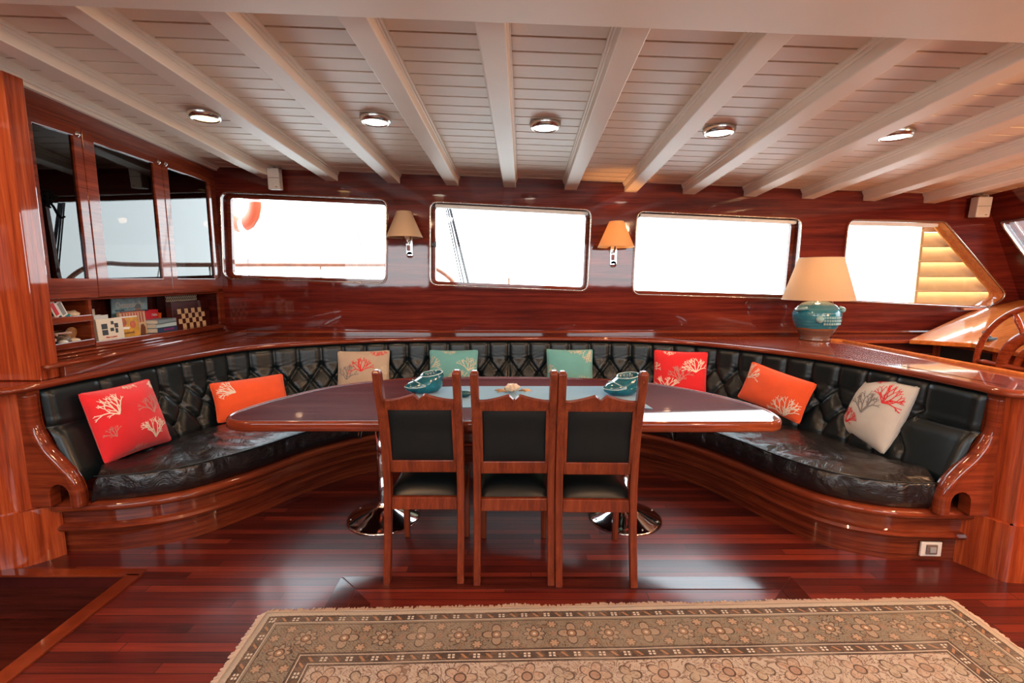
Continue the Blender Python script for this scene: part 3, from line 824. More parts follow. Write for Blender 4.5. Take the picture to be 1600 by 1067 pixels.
# socket outlet on the base near the right end
out_ = thing('socket_outlet', 'small white square socket plate on the settee base near the floor', 'socket', (2.17, 2.333, 0.072))
out_.rotation_euler = (0, 0, math.radians(-2))
bm = MB(); bm.box((0, -0.004, 0), (0.105, 0.012, 0.078)); obj('plate', bm, M_white, out_, bevel=0.003, world=False)
bm = MB(); bm.box((0.0, -0.012, 0), (0.055, 0.008, 0.052)); obj('socket_insert', bm, plain('grey_brown_socket', (0.18, 0.13, 0.12), 0.4), out_, bevel=0.002, world=False)
bm = MB(); bm.box((0.002, -0.018, 0), (0.03, 0.006, 0.03)); obj('socket_cap', bm, plain('silver_socket_face', (0.35, 0.36, 0.36), 0.4), out_, bevel=0.002, world=False)

# ================================================================== TABLE
table = thing('dining_table', 'large D-shaped dark mahogany saloon table in front of the settee', 'table', (-0.05, 2.8, 0))
top = catmull([(x, y, 0) for x, y in [(-0.7, 2.325), (0.6, 2.315), (1.20, 2.315), (1.32, 2.325), (1.395, 2.42), (1.385, 2.64), (1.23, 2.96), (0.90, 3.28), (0.46, 3.41), (-0.15, 3.45), (-0.72, 3.41), (-1.16, 3.18), (-1.39, 2.84), (-1.49, 2.56), (-1.48, 2.41), (-1.38, 2.335), (-1.2, 2.325)]], 8, closed=True)
bm = MB()
def inset(P, d):
    N_ = len(P); out = []
    for i in range(N_):
        t = (P[(i+1) % N_]-P[i-1]); t = Vector((t.x, t.y, 0)).normalized(); out.append((P[i].x-t.y*d, P[i].y+t.x*d))
    return out
bm.poly(inset(top, 0.012), (), 0.708, 0.748); obj('tabletop', bm, M_table, table)
bm = MB(); N_ = len(top); rows = []
for i in range(N_):
    t = (top[(i+1) % N_]-top[i-1]); t = Vector((t.x, t.y, 0)).normalized(); n = Vector((-t.y, t.x, 0))
    rows.append([tuple(top[i]+n*o_+Vector((0, 0, z_))) for o_, z_ in ((0.02, 0.698), (0.004, 0.700), (0, 0.706), (0, 0.738), (0.004, 0.747), (0.010, 0.752), (0.018, 0.752), (0.022, 0.7485))])
bm.grid(rows, wrap_u=True); obj('table_edge', bm, M_trim, table)
for px in (-0.79, 0.695):
    bm = MB(); bm.lathe([(0.033, 0.05), (0.033, 0.70)], 24, c=(px, 2.80, 0)); bm.lathe([(0.14, 0.69), (0.14, 0.702)], 24, c=(px, 2.80, 0))
    pd = obj('pedestal', bm, M_chrome, table)
    bm = MB(); bm.lathe([(0.222, 0.0), (0.222, 0.006), (0.21, 0.012), (0.17, 0.024), (0.10, 0.050), (0.06, 0.072), (0.045, 0.085), (0.036, 0.10), (0.034, 0.11)], 48, c=(px, 2.80, 0))
    obj('pedestal_foot', bm, M_chrome, pd)
    for k in range(8):
        a = 2*PI*(k+0.4)/8; bm = MB(); bm.lathe([(0.007, 0), (0.006, 0.004), (0.0, 0.006)], 10, c=(px+0.195*math.cos(a), 2.80+0.195*math.sin(a), 0.0155)); obj('screw', bm, M_nickel, pd)

# ================================================================== CHAIRS
def make_chair(label):
    t = thing('dining_chair', label, 'chair', (0, 0, 0), 0, 'dining chairs along the near side of the table')
    W2 = 0.178; PW_ = 0.034
    # rear posts: bowed; local y forward (towards the table), origin at floor below rear feet
    def post(s):
        prof = [(0.0, 0.0), (0.045, 0.22), (0.072, 0.40), (0.072, 0.52), (0.040, 0.75), (-0.020, 0.95), (-0.048, 1.045)]
        P = catmull([(0, y, z) for y, z in prof], 6)
        bm = MB(); vs = []; fs = []
        for p in P:
            z = p.z; wd = PW_*(1.0 if z < 0.4 else 1.08)/2; dp = 0.020 if z < 0.3 else 0.024
            vs += [(s*W2-wd, p.y-dp, z), (s*W2+wd, p.y-dp, z), (s*W2+wd, p.y+dp, z), (s*W2-wd, p.y+dp, z)]
        n = len(P)
        for i in range(n-1):
            for k in range(4): k2 = (k+1) % 4; fs.append((i*4+k, i*4+k2, (i+1)*4+k2, (i+1)*4+k))
        fs += [(3, 2, 1, 0), tuple((n-1)*4+k for k in range(4))]
        bm.add(vs, fs); return bm
    for s in (-1, 1):
        lg = obj('rear_post', post(s), M_chair, t, bevel=0.005)
        bm = MB(); p = (s*W2, -0.048, 1.045)
        bm.add([(p[0]+a, p[1]+b, p[2]-0.002) for a, b in ((-0.0195, -0.025), (0.0195, -0.025), (0.0195, 0.025), (-0.0195, 0.025))]+[(p[0]+a, p[1]+b-0.002, p[2]+0.012) for a, b in ((-0.012, -0.016), (0.012, -0.016), (0.012, 0.016), (-0.012, 0.016))],
               [(3, 2, 1, 0), (4, 5, 6, 7), (0, 1, 5, 4), (1, 2, 6, 5), (2, 3, 7, 6), (3, 0, 4, 7)])
        obj('post_cap', bm, M_chair, lg, bevel=0.004)
        bm = MB(); bm.hexa([(s*0.170+a, 0.42+b, 0) for a, b in ((-0.015, -0.015), (0.015, -0.015), (0.015, 0.015), (-0.015, 0.015))]+[(s*0.170+a, 0.42+b, 0.40) for a, b in ((-0.02, -0.02), (0.02, -0.02), (0.02, 0.02), (-0.02, 0.02))])
        obj('front_leg', bm, M_chair, t, bevel=0.004)
    in2 = W2-PW_/2
    def yb(z):
        prof = [(0.0, 0.0), (0.045, 0.22), (0.072, 0.40), (0.072, 0.52), (0.040, 0.75), (-0.020, 0.95), (-0.048, 1.045)]
        for (a, b), (c, d) in zip(prof, prof[1:]):
            if z <= d: return a+(c-a)*(z-b)/(d-b)
        return prof[-1][0]
    # crest rail with double wave and central notch
    top_ = []
    for k in range(61):
        u = -1+2*k/60; a = abs(u)
        z = 0.908+0.030*(1-min(1, max(0, (a-0.17)/0.75))**1.0)**1.5 if a > 0.17 else 0.938-0.026*(1-a/0.17)**1.3
        top_.append((u*in2, z))
    outl = [(-in2, 0.860), (in2, 0.860)]+list(reversed(top_))
    bm = MB(); bm.poly(outl, (), -0.012, 0.012, M=Matrix.Translation((0, yb(0.9), 0)) @ Matrix.Translation((0, 0, 0.9)) @ Matrix.Rotation(math.radians(16.5), 4, 'X') @ Matrix.Translation((0, 0, -0.9)) @ XZ)
    obj('crest_rail', bm, M_chair, t, bevel=0.004)
    def bar(z0, z1, th, name, mat, w=in2, bev=0.004, dy=0.0):
        bm = MB(); vs = []
        for z in (z0, z1):
            y = yb(z)+dy; vs += [(-w, y-th, z), (w, y-th, z), (w, y+th, z), (-w, y+th, z)]
        bm.hexa(vs); return obj(name, bm, mat, t, bevel=bev)
    # padded panel with thin beads
    bm = MB(); rows = []
    for j in range(13):
        z = 0.598+(0.864-0.598)*j/12; row = []
        for i in range(13):
            u = -1+2*i/12; e = (1-u**6)*(1-(2*j/12-1)**6)
            row.append((u*(in2-0.012), yb(z)-0.008-0.010*math.sqrt(max(0, e)), z))
        rows.append(row)
    bm.grid(rows)
    rows2 = [[(x, y_+0.030+2*(yb(z)-0.008-y_), z) for x, y_, z in reversed(r)] for r in rows]; bm.grid(rows2)
    obj('back_pad', bm, M_chairpad, t)
    for s in (-1, 1):
        bm = MB(); vs = []
        for z in (0.593, 0.865):
            y = yb(z); vs += [(s*(in2-0.007)-0.007, y-0.015, z), (s*(in2-0.007)+0.007, y-0.015, z), (s*(in2-0.007)+0.007, y+0.012, z), (s*(in2-0.007)-0.007, y+0.012, z)]
        bm.hexa(vs); obj('back_frame_bead', bm, M_chair, t)
    bar(0.532, 0.596, 0.012, 'lower_back_rail', M_chair)
    bar(0.345, 0.405, 0.013, 'rear_seat_rail', M_chair)
    bm = MB(); bm.box((-0.172, 0.25, 0.375), (0.022, 0.33, 0.055)); bm.box((0.172, 0.25, 0.375), (0.022, 0.33, 0.055)); bm.box((0, 0.42, 0.375), (0.31, 0.022, 0.055)); obj('seat_frame', bm, M_chair, t, bevel=0.003)
    # domed seat pad
    bm = MB(); rows = []
    for i in range(19):
        u = -1+2*i/18; row = []
        for j in range(19):
            v = -1+2*j/18; e = max(0, (1-abs(u)**3.2)*(1-abs(v)**3.2))
            row.append((u*0.180, 0.27+v*0.185, 0.405+0.058*e**0.5))
        rows.append(row)
    bm.grid(rows); bm.box((0, 0.27, 0.399), (0.36, 0.37, 0.012)); obj('seat_pad', bm, leather_seat, t)
    return t
leather_seat = plain('black_seat_leather', (0.006, 0.009, 0.010), 0.33, 0, 0.0, Specular_IOR_Level=0.35)
c1 = make_chair('wooden chair with black pad, leftmost of the three, nearest the left blue bowl')
c1.location = (-0.427, 2.160, 0)
c2 = dup(c1, (0.010, 2.145, 0), None, 'wooden chair with black pad, middle one of three, in front of the shells')
c3 = dup(c1, (0.403, 2.130, 0), math.radians(-1.0), 'wooden chair with black pad, rightmost of the three, nearest the right blue bowl')

# ================================================================== CUSHIONS with printed coral
def coral(seed, mi, n0=3):
    """fan of branching strokes rooted at (0,-1): list of (polyline, width)"""
    rnd = random.Random(seed); out = []
    def grow(p, ang, ln, w, d):
        pts = [p]; a = ang
        for k in range(2):
            a += rnd.uniform(-0.22, 0.22); p = (p[0]+math.sin(a)*ln/2, p[1]+math.cos(a)*ln/2); pts.append(p)
        out.append((pts, w))
        if d <= 0: return
        sp_ = rnd.uniform(0.32, 0.50)
        grow(p, a-sp_, ln*rnd.uniform(0.66, 0.86), w*0.78, d-1); grow(p, a+sp_*rnd.uniform(0.6, 1), ln*rnd.uniform(0.66, 0.86), w*0.78, d-1)
        if rnd.random() < 0.35: grow(pts[1], a+rnd.choice((-1, 1))*0.7, ln*0.55, w*0.65, max(0, d-2))
    m = n0+1
    for k in range(m): grow((0, -0.9), (k-(m-1)/2)*0.50, 0.50, 0.085, 3)
    return out
def pillow(name, label, bl, br, up, W_, H_, T_, mat, prints, group='printed scatter cushions', puff=0.5):
    bl, br, up = Vector(bl), Vector(br), Vector(up)
    r = (br-bl).normalized(); up = (up-r*up.dot(r)).normalized(); nrm = r.cross(up)   # right x up = towards viewer
    cen = (bl+br)/2+up*(H_/2)
    M = Matrix.Translation(cen) @ Matrix((r, up, nrm)).transposed().to_4x4()
    def surf(u, v, s=1, lift=0.0):
        e = max(0.0, (1-abs(u)**2.6)*(1-abs(v)**2.6))
        pin = 1-0.045*(1-abs(u)**2)*abs(v)**3; pin2 = 1-0.045*(1-abs(v)**2)*abs(u)**3
        wr = 0.004*noise.noise(Vector((u*3+seed, v*3, s)))+0.0025*noise.noise(Vector((u*8+seed, v*5, s)))
        z = T_/2*e**puff
        return (u*W_/2*pin2, v*H_/2*pin, s*(z+wr*min(1, e*3)+lift))
    seed = sum(map(ord, label)) % 17
    bm = MB(); n = 26
    def sp(i): 
        t = -1+2*i/n; return math.sin(t*PI/2)
    for s in (1, -1):
        G = [[surf(sp(i), sp(j), s) for j in range(n+1)] for i in range(n+1)]
        if s < 0: G = list(reversed(G))
        bm.grid(G)
    mats = [mat]
    for (cu, cv, size, rot, pm, sd, n0) in prints:
        if pm not in mats: mats.append(pm)
        mi = mats.index(pm)
        for pts, w in coral(sd, mi, n0):
            fine = []
            for a, b in zip(pts, pts[1:]):
                for k in range(2): fine.append((a[0]+(b[0]-a[0])*k/2, a[1]+(b[1]-a[1])*k/2))
            fine.append(pts[-1]); L, R_ = [], []
            for i, p in enumerate(fine):
                a = fine[max(i-1, 0)]; b = fine[min(i+1, len(fine)-1)]; tx, ty = b[0]-a[0], b[1]-a[1]; ll = math.hypot(tx, ty) or 1
                nx, ny = -ty/ll, tx/ll; ww = w/2
                for lst, sg in ((L, 1), (R_, -1)):
                    qx, qy = p[0]+nx*ww*sg, p[1]+ny*ww*sg
                    x = (qx*math.cos(rot)-qy*math.sin(rot))*size/(W_/2)+cu; y_ = (qx*math.sin(rot)+qy*math.cos(rot))*size/(H_/2)+cv
                    lst.append((x, y_))
            for i in range(len(fine)-1):
                q = [L[i], L[i+1], R_[i+1], R_[i]]
                if all(abs(a) < 0.985 and abs(b) < 0.985 for a, b in q):
                    vs = [surf(a, b, 1, 0.0016) for a, b in q]; bm.add(vs, [(3, 2, 1, 0)], mi, False)
    o = obj(name, bm, mats, None, world=False); o.matrix_world = M
    tag(o, label, 'cushion', group)
    pp = MB(); ring = []
    for k in range(25): ring.append((-1+2*k/24, -1))
    for k in range(1, 25): ring.append((1, -1+2*k/24))
    for k in range(1, 25): ring.append((1-2*k/24, 1))
    for k in range(1, 24): ring.append((-1, 1-2*k/24))
    def soft(u, v):
        rr = 0.90
        cu, cv = max(-rr, min(rr, u)), max(-rr, min(rr, v)); du, dv = u-cu, v-cv; l = math.hypot(du, dv)
        if du and dv and l > 0.1: return cu+du/l*0.1, cv+dv/l*0.1
        return u, v
    pp.tube([surf(*soft(u, v), 1) for u, v in ring], 0.0045, 6, closed=True); obj('piping', pp, mat, o, world=False)
    return o
d = math.radians
pillow('throw_cushion', 'bright red square cushion with cream corals at the left end of the settee', (-2.195, 2.485, 0.468), (-2.115, 2.870, 0.468), (-0.12, 0.03, 0.37), 0.40, 0.40, 0.16, M_red,
       [(-0.55, 0.55, 0.085, d(15), M_cw, 3, 3), (0.42, -0.38, 0.085, d(-8), M_cw, 5, 3), (0.55, 0.32, 0.08, d(-5), M_cs, 8, 3), (0.2, 0.98, 0.06, d(180), M_cw, 9, 3), (0.85, 0.9, 0.06, d(120), M_cw, 19, 3), (-0.75, -0.2, 0.045, d(20), M_cs, 11, 2), (-0.2, -0.95, 0.06, d(10), M_cs, 12, 3)])
pillow('throw_cushion', 'orange oblong cushion half hidden behind the left end of the table', (-2.045, 3.245, 0.462), (-1.71, 3.60, 0.462), (-0.17, 0.0, 0.25), 0.50, 0.29, 0.11, M_org,
       [(-0.72, 0.55, 0.085, d(60), M_cw, 23, 3)])
pillow('throw_cushion', 'beige square cushion with red and grey corals against the far settee back', (-1.47, 3.93, 0.462), (-1.04, 3.99, 0.462), (0.0, 0.11, 0.38), 0.43, 0.40, 0.12, M_bei,
       [(0.0, 0.48, 0.085, d(-10), M_cr, 31, 4), (-0.58, 0.15, 0.085, d(-5), M_cg, 33, 3), (0.55, 0.92, 0.07, d(170), M_cr, 35, 3), (0.8, 0.2, 0.06, d(30), M_ct, 36, 3)])
pillow('throw_cushion', 'aqua square cushion, left one of the aqua pair, behind the left blue bowl', (-0.712, 4.04, 0.462), (-0.300, 4.05, 0.462), (0.0, 0.11, 0.37), 0.42, 0.395, 0.12, M_teal,
       [(0.7, 0.45, 0.09, d(-12), M_ct, 41, 3), (0.25, -0.1, 0.09, d(5), M_ct, 42, 3), (-0.85, 0.5, 0.08, d(-30), M_ct, 43, 3), (-0.2, 0.98, 0.07, d(180), M_ct, 44, 3)])
pillow('throw_cushion', 'aqua square cushion, right one of the aqua pair, nearer the red cushion', (0.302, 4.055, 0.462), (0.697, 4.04, 0.462), (0.0, 0.11, 0.38), 0.40, 0.40, 0.12, M_teal,
       [(0.7, 0.75, 0.10, d(150), M_ct, 51, 4), (0.2, 0.98, 0.07, d(180), M_ct, 52, 3), (-0.9, 0.2, 0.06, d(-20), M_ct, 53, 3), (0.6, -0.4, 0.09, d(5), M_ct, 54, 3)])
pillow('throw_cushion', 'deep red square cushion with corals on the right of the aqua cushions', (1.17, 3.93, 0.465), (1.575, 3.79, 0.465), (0.02, 0.10, 0.38), 0.42, 0.41, 0.12, M_red,
       [(0.55, 0.55, 0.09, d(5), M_cw, 61, 4), (0.0, 0.15, 0.09, d(0), M_cs, 62, 3), (-0.45, -0.25, 0.09, d(-8), M_cw, 63, 3), (-0.4, 0.97, 0.07, d(180), M_cw, 64, 3), (-0.97, 0.4, 0.05, d(-20), M_cw, 65, 3)])
pillow('throw_cushion', 'orange oblong cushion tilted on the settee beyond the right end of the table', (1.735, 3.61, 0.56), (1.945, 3.145, 0.485), (0.09, 0.03, 0.30), 0.51, 0.29, 0.11, M_org,
       [(-0.75, 0.6, 0.08, d(-25), M_cw, 71, 3), (0.58, -0.35, 0.10, d(-5), M_cw, 72, 4)])
pillow('throw_cushion', 'off-white square cushion with red and grey corals at the right end', (2.16, 3.06, 0.475), (2.125, 2.635, 0.465), (0.14, 0.0, 0.37), 0.42, 0.42, 0.17, M_whi,
       [(0.62, 0.62, 0.085, d(-15), M_cr, 81, 4), (0.0, 0.22, 0.10, d(5), M_cg, 82, 3), (-0.45, -0.35, 0.075, d(-5), M_cr, 83, 4), (-0.1, 0.92, 0.06, d(170), M_cr, 84, 3), (-0.85, 0.85, 0.05, d(210), M_cr, 86, 3)])

# ================================================================== RUG
LX, LY = 3.07, 2.1
bm = MB(); nx_, ny_ = 120, 30; rows = []
for i in range(nx_+1):
    x = LX*i/nx_; row = []
    for j in range(ny_+1):
        yv = -LY*(j/ny_)**1.6
        wob = 0.008*noise.noise(Vector((x*4, 0, 3))) if j == 0 else 0
        z = 0.010+0.003*noise.noise(Vector((x*3, yv*3, 0)))
        row.append((x, yv+wob, z))
    rows.append(row)
bm.grid([list(reversed(r)) for r in rows])
rug = obj('oriental_rug', bm, rug_mat(LX, LY), None, world=False); rug.modifiers.new('solid', 'SOLIDIFY').thickness = 0.009
rug.location = (-1.075, 1.913+0.018, 0); rug.rotation_euler = (0, 0, math.radians(1.53))
tag(rug, 'worn beige and brown floral oriental rug on the plank floor', 'rug')
bm = MB(); rnd = random.Random(4)
def fringe(x0, y0, x1, y1, nx, ny, n):
    for k in range(n):
        t = (k+rnd.random()*0.6)/n; x = x0+(x1-x0)*t; y_ = y0+(y1-y0)*t; l = 0.022+0.014*rnd.random()+0.012*noise.noise(Vector((x*5, y_*5, 1)))
        dx = rnd.uniform(-0.006, 0.006)
        wx, wy = -ny*0.0035, nx*0.0035
        a = (x-wx, y_-wy, 0.013); b = (x+wx, y_+wy, 0.013); c = (x+nx*l+wx+dx*abs(ny), y_+ny*l+wy+dx*abs(nx), 0.004); e_ = (x+nx*l-wx+dx*abs(ny), y_+ny*l-wy+dx*abs(nx), 0.004)
        bm.add([a, b, c, e_, (a[0], a[1], 0.001), (b[0], b[1], 0.001), (c[0], c[1], 0.0005), (e_[0], e_[1], 0.0005)], [(0, 1, 2, 3), (7, 6, 5, 4), (0, 4, 5, 1), (2, 6, 7, 3), (1, 5, 6, 2), (3, 7, 4, 0)])
fringe(0, 0.0, LX, 0.0, 0, 1, 620); fringe(0, 0, 0, -LY, -1, 0, 330); fringe(LX, 0, LX, -LY, 1, 0, 330)
fo = obj('fringe', bm, plain('rug_fringe_cotton', (0.62, 0.50, 0.42), 0.9), rug, world=False); fo['kind'] = 'stuff'
fo['label'] = 'pale cotton fringe and selvedge'

# ================================================================== WALL CABINET (left)
CA = Vector((-2.595, 2.40, 0)); CD = Vector((-0.0476, 0.99887, 0)); CN = Vector((-0.99887, -0.0476, 0))
def S_(q): return q+0.177-0.0855*q
def Z_(q, z): return z-0.022 if z < 1.46 else z+(z-1.46)*0.05*(1-q/2.1)
def P_(L): return [(S_(a), Z_(a, b)) for a, b in L]
def cbx(bm, c, size):
    s0, s1 = S_(c[0]-size[0]/2), S_(c[0]+size[0]/2)
    bm.box(((s0+s1)/2, c[1], Z_(c[0], c[2])), (s1-s0, size[1], size[2]), M=CM)
CM = Matrix(((CD.x, CN.x, 0, CA.x), (CD.y, CN.y, 0, CA.y), (0, 0, 1, 0), (0, 0, 0, 1)))   # local: x along the front, y into the cabinet
def cw(s, d_, z): return CM @ Vector((S_(s), d_, Z_(s, z)))
CXZ = CM @ XZ                                                          # polygon in (s, z); z0..z1 = -depth
cab = thing('wall_cabinet', 'glazed mahogany wall cabinet with open pigeonholes at the left', 'cabinet', tuple(CM @ Vector((0, 0, 0.938))))
bm = MB()
cbx(bm, (1.06, 0.30, 1.75), (2.12, 0.02, 1.5)); obj('back_board', bm, M_dark, cab)
bm = MB(); bm.poly([(0.127, 0.94), (2.115, 0.94), (2.115, 2.48), (0.127, 2.565)], [P_(q) for q in [[(0.06, 2.30), (2.02, 2.325), (2.02, 1.40), (0.06, 1.40)], [(0.10, 1.352), (0.437, 1.352), (0.437, 1.085), (0.10, 1.085)], [(0.452, 1.352), (2.02, 1.352), (2.02, 1.05), (0.452, 1.075)]]], -0.02, 0.0, M=CXZ)
obj('face_frame', bm, M_trim, cab, bevel=0.003)
bm = MB(); cbx(bm, (0.46, 0.15, 1.22), (0.018, 0.29, 0.30)); cbx(bm, (0.62, 0.24, 1.22), (0.014, 0.11, 0.30)); obj('divider', bm, M_trim, cab)
bm = MB(); cbx(bm, (1.06, 0.15, 1.062), (2.10, 0.30, 0.02)); obj('shelf', bm, M_trim, cab)
bm = MB(); cbx(bm, (0.27, 0.15, 1.226), (0.37, 0.29, 0.014)); obj('shelf', bm, M_trim, cab)
bm = MB(); cbx(bm, (1.06, 0.15, 1.375), (2.10, 0.30, 0.02)); obj('shelf', bm, M_trim, cab)
for z in (1.235, 1.085):
    bm = MB(); cbx(bm, (0.268, -0.006, z+0.008), (0.35, 0.014, 0.040)); obj('shelf_lip', bm, M_trim, cab, bevel=0.005)
bm = MB(); bm.hexa([tuple(cw(*p)) for p in ((0.45, -0.012, 1.058), (2.03, -0.012, 1.030), (2.03, 0.004, 1.030), (0.45, 0.004, 1.058), (0.45, -0.012, 1.090), (2.03, -0.012, 1.062), (2.03, 0.004, 1.062), (0.45, 0.004, 1.090))]); obj('shelf_lip', bm, M_trim, cab, bevel=0.004)
# step below the pigeonholes with the rounded hand rail nosing
bm = MB(); bm.hexa([(-2.392, 2.527, 0.938), (-2.50, 4.498, 0.938), (-2.70, 4.498, 0.938), (-2.60, 2.527, 0.938), (-2.392, 2.527, 1.005), (-2.50, 4.498, 0.985), (-2.70, 4.498, 0.985), (-2.60, 2.527, 1.005)]); obj('plinth', bm, M_trim, cab, bevel=0.003)
bm = MB(); bm.tube([(-2.372, 2.40, 1.012), (-2.43, 3.4, 1.002), (-2.485, 4.30, 0.993)], 0.016, 12, sq=0.8); obj('plinth_nosing', bm, M_trim, cab)
bm = MB()
for k, (dz, dd) in enumerate(((0.022, 0.030), (0.040, 0.014))):
    bm.tube([tuple(cw(0.02, -dd, 1.03+dz-0.018)), tuple(cw(2.02, -dd, 1.005+dz-0.018))], 0.010, 8)
obj('bead_moulding', bm, M_trim, cab)
# cream moulding where the cabinet meets the ceiling
bm = MB()
def mould(d0, d1, za, zb):
    bm.hexa([tuple(cw(*p)) for p in ((-0.35, d0, za), (2.15, d0, za), (2.15, d1, za), (-0.35, d1, za), (-0.35, d0, zb+0.10), (2.15, d0, zb), (2.15, d1, zb), (-0.35, d1, zb+0.10))])
mould(-0.032, -0.001, 2.428, 2.475); mould(-0.050, -0.032, 2.446, 2.475); mould(-0.062, -0.050, 2.460, 2.475)
struct('trim_2', bm, M_beam, 'cream moulding between the wall cabinet and the ceiling', bevel=0.003)
# three glazed doors
for (a, b, ga, gb, zt, ks, kz) in ((0.035, 0.503, 0.155, 0.435, 2.262, 0.470, 2.285), (0.508, 1.290, 0.605, 1.185, 2.275, 1.250, 2.305), (1.296, 1.985, 1.365, 1.940, 2.290, 1.335, 2.310)):
    bm = MB(); bm.poly(P_([(a, 1.368), (b, 1.366), (b, 2.335), (a, 2.325)]), [P_([(ga, 1.4621), (gb, 1.4621), (gb, zt+0.008), (ga, zt-0.004)])], 0.001, 0.022, M=CXZ)
    dr = obj('door', bm, M_trim, cab, bevel=0.004)
    bm = MB(); bm.poly([(p, q if q > 1.46 else 1.456) for p, q in P_([(ga-0.008, 1.456), (gb+0.008, 1.456), (gb+0.008, zt+0.014), (ga-0.008, zt+0.004)])], (), 0.004, 0.008, M=CXZ); obj('door_glass', bm, M_cabglass, dr)
    bm = MB(); bm.lathe([(0.017, 0.0), (0.016, 0.004), (0.010, 0.006), (0.009, 0.014), (0.0, 0.016)], 20, M=CXZ @ Matrix.Translation((S_(ks), Z_(ks, kz), 0.022))); obj('door_lock', bm, M_nickel, dr)
    if a < 0.1:
        # ornate monogram on the glass
        bm = MB(); M0 = 0.046
        def st(pts, r): bm.tube([tuple(CXZ @ Vector((0.362+x*M0, 1.905+z_*M0, 0.0095))) for x, z_ in [(p.x, p.y) for p in catmull([(a_, b_, 0) for a_, b_ in pts], 6)]], r, 6)
        st([(-0.9, 0.35), (-0.6, 0.85), (0.2, 1.05), (0.95, 0.75), (1.15, 0.2), (0.8, -0.35), (0.3, -0.45)], 0.0045)
        st([(-0.05, 0.8), (0.0, 0.1), (-0.05, -0.9)], 0.008); st([(0.25, 0.8), (0.22, 0.1), (0.3, -0.95)], 0.006)
        st([(-0.6, -0.75), (-0.1, -0.85), (0.5, -1.0)], 0.005); st([(0.2, 0.55), (-0.45, 0.45), (-0.55, 0.0), (0.1, -0.15)], 0.006); st([(0.25, 0.6), (0.75, 0.5), (0.7, 0.05), (0.3, -0.1)], 0.006)
        st([(1.75, 0.45), (1.3, 0.1), (0.6, -0.35), (1.0, -0.95), (1.4, -1.7), (1.9, -2.05), (2.35, -1.85)], 0.0055); st([(1.2, 0.55), (1.75, 0.45)], 0.005)
        obj('monogram', bm, plain('matt_black_etching', (0.004, 0.004, 0.005), 1.0, Specular_IOR_Level=0.0), dr)
# the post at the near end of the cabinet
bm = MB(); bm.box((-2.90, 2.47, 1.69), (0.97, 0.10, 1.50))
pp_ = obj('corner_post', bm, M_wv, bevel=0.006); tag(pp_, 'broad orange-red ribbon grained mahogany post at the left edge beside the wall cabinet', 'post')

# ---- things in the pigeonholes
M_paper = plain('cream_paper', (0.72, 0.66, 0.54), 0.7); M_ink = plain('dark_ink', (0.03, 0.03, 0.035), 0.6); M_wpap = plain('white_gloss_paper', (0.78, 0.78, 0.76), 0.35)
M_magb = plain('pale_blue_cover', (0.30, 0.52, 0.62), 0.35, var=0.25); M_yel = plain('ochre_cover', (0.58, 0.30, 0.03), 0.4, var=0.25)
M_brn = plain('brown_cover_print', (0.16, 0.06, 0.03), 0.5); M_tan = plain('tan_cover', (0.62, 0.42, 0.26), 0.5); M_rst = plain('rust_cover', (0.45, 0.10, 0.04), 0.5, var=0.3)
M_rdc = plain('red_cover', (0.62, 0.02, 0.04), 0.4); M_dbl = plain('navy_cover', (0.02, 0.05, 0.12), 0.4); M_mag = plain('magenta_ink', (0.5, 0.02, 0.25), 0.5)
M_grb = plain('grey_blue_cover', (0.22, 0.30, 0.34), 0.35); M_lbl = plain('pale_aqua_cover', (0.50, 0.66, 0.68), 0.35); M_skin = plain('printed_skin_tone', (0.55, 0.30, 0.22), 0.5)
def cabM(s, d_, z, yaw=0.0, lean=0.0): return CM @ Matrix.Translation((S_(s), d_, Z_(s, z))) @ Matrix.Rotation(yaw, 4, 'Z') @ Matrix.Rotation(lean, 4, 'X')
def at_matrix(o, M): o.matrix_world = M; return o
def text_part(txt, size, mat, parent, M, name='lettering', ext=0.0006, squash=1.0):
    cu = bpy.data.curves.new('t', 'FONT'); cu.body = txt; cu.size = size; cu.extrude = ext; cu.align_x = 'CENTER'; cu.align_y = 'CENTER'
    to = bpy.data.objects.new('t', cu); COL.objects.link(to)
    dg = bpy.context.evaluated_depsgraph_get(); me = bpy.data.meshes.new_from_object(to.evaluated_get(dg)); bpy.data.objects.remove(to)
    me.materials.clear(); me.materials.append(mat); o = bpy.data.objects.new(name, me); COL.objects.link(o); o.parent = parent
    o.matrix_local = M @ Matrix.Diagonal((squash, 1, 1, 1)); return o
FACE = Matrix.Rotation(PI/2, 4, 'X')            # text standing upright, facing local -y
def flat_book(name, label, cat, w, h, t, M, cover, group, pages=M_wpap, lying=False):
    """upright book: local x width, z height, front cover at y=0 (towards the room)"""
    bm = MB(); bm.box((0, 0.001, h/2), (w, 0.002, h)); bm.box((0, t-0.001, h/2), (w, 0.002, h)); bm.box((-w/2+0.001, t/2, h/2), (0.002, t, h))
    bm.box((0.002, t/2, h/2), (w-0.008, t-0.004, h-0.006), mi=1)
    o = obj(name, bm, [cover, pages], None, world=False); o.matrix_world = M; tag(o, label, cat, group); return o
G = 'reading matter in the long pigeonhole'
mg = flat_book('magazine', 'tall pale blue sailing magazine with white title, standing at the back', 'magazine', 0.36, 0.27, 0.008, cabM(1.16, 0.235, 1.073, 0, 0.05), M_magb, G)
text_part('Chesapeake Bay', 0.062, M_wpap, mg, Matrix.Translation((-0.0, -0.001, 0.215)) @ FACE, squash=0.72)
text_part('MAGAZINE', 0.018, M_dbl, mg, Matrix.Translation((-0.11, -0.001, 0.178)) @ FACE)
bm = MB(); bm.poly([(0.075+0.030*math.cos(t), 0.165+0.038*math.sin(t)) for t in np.linspace(0, 2*PI, 14)[:-1]], (), 0, 0.0015, M=XZ); obj('cover_portrait', bm, M_skin, mg, world=False)
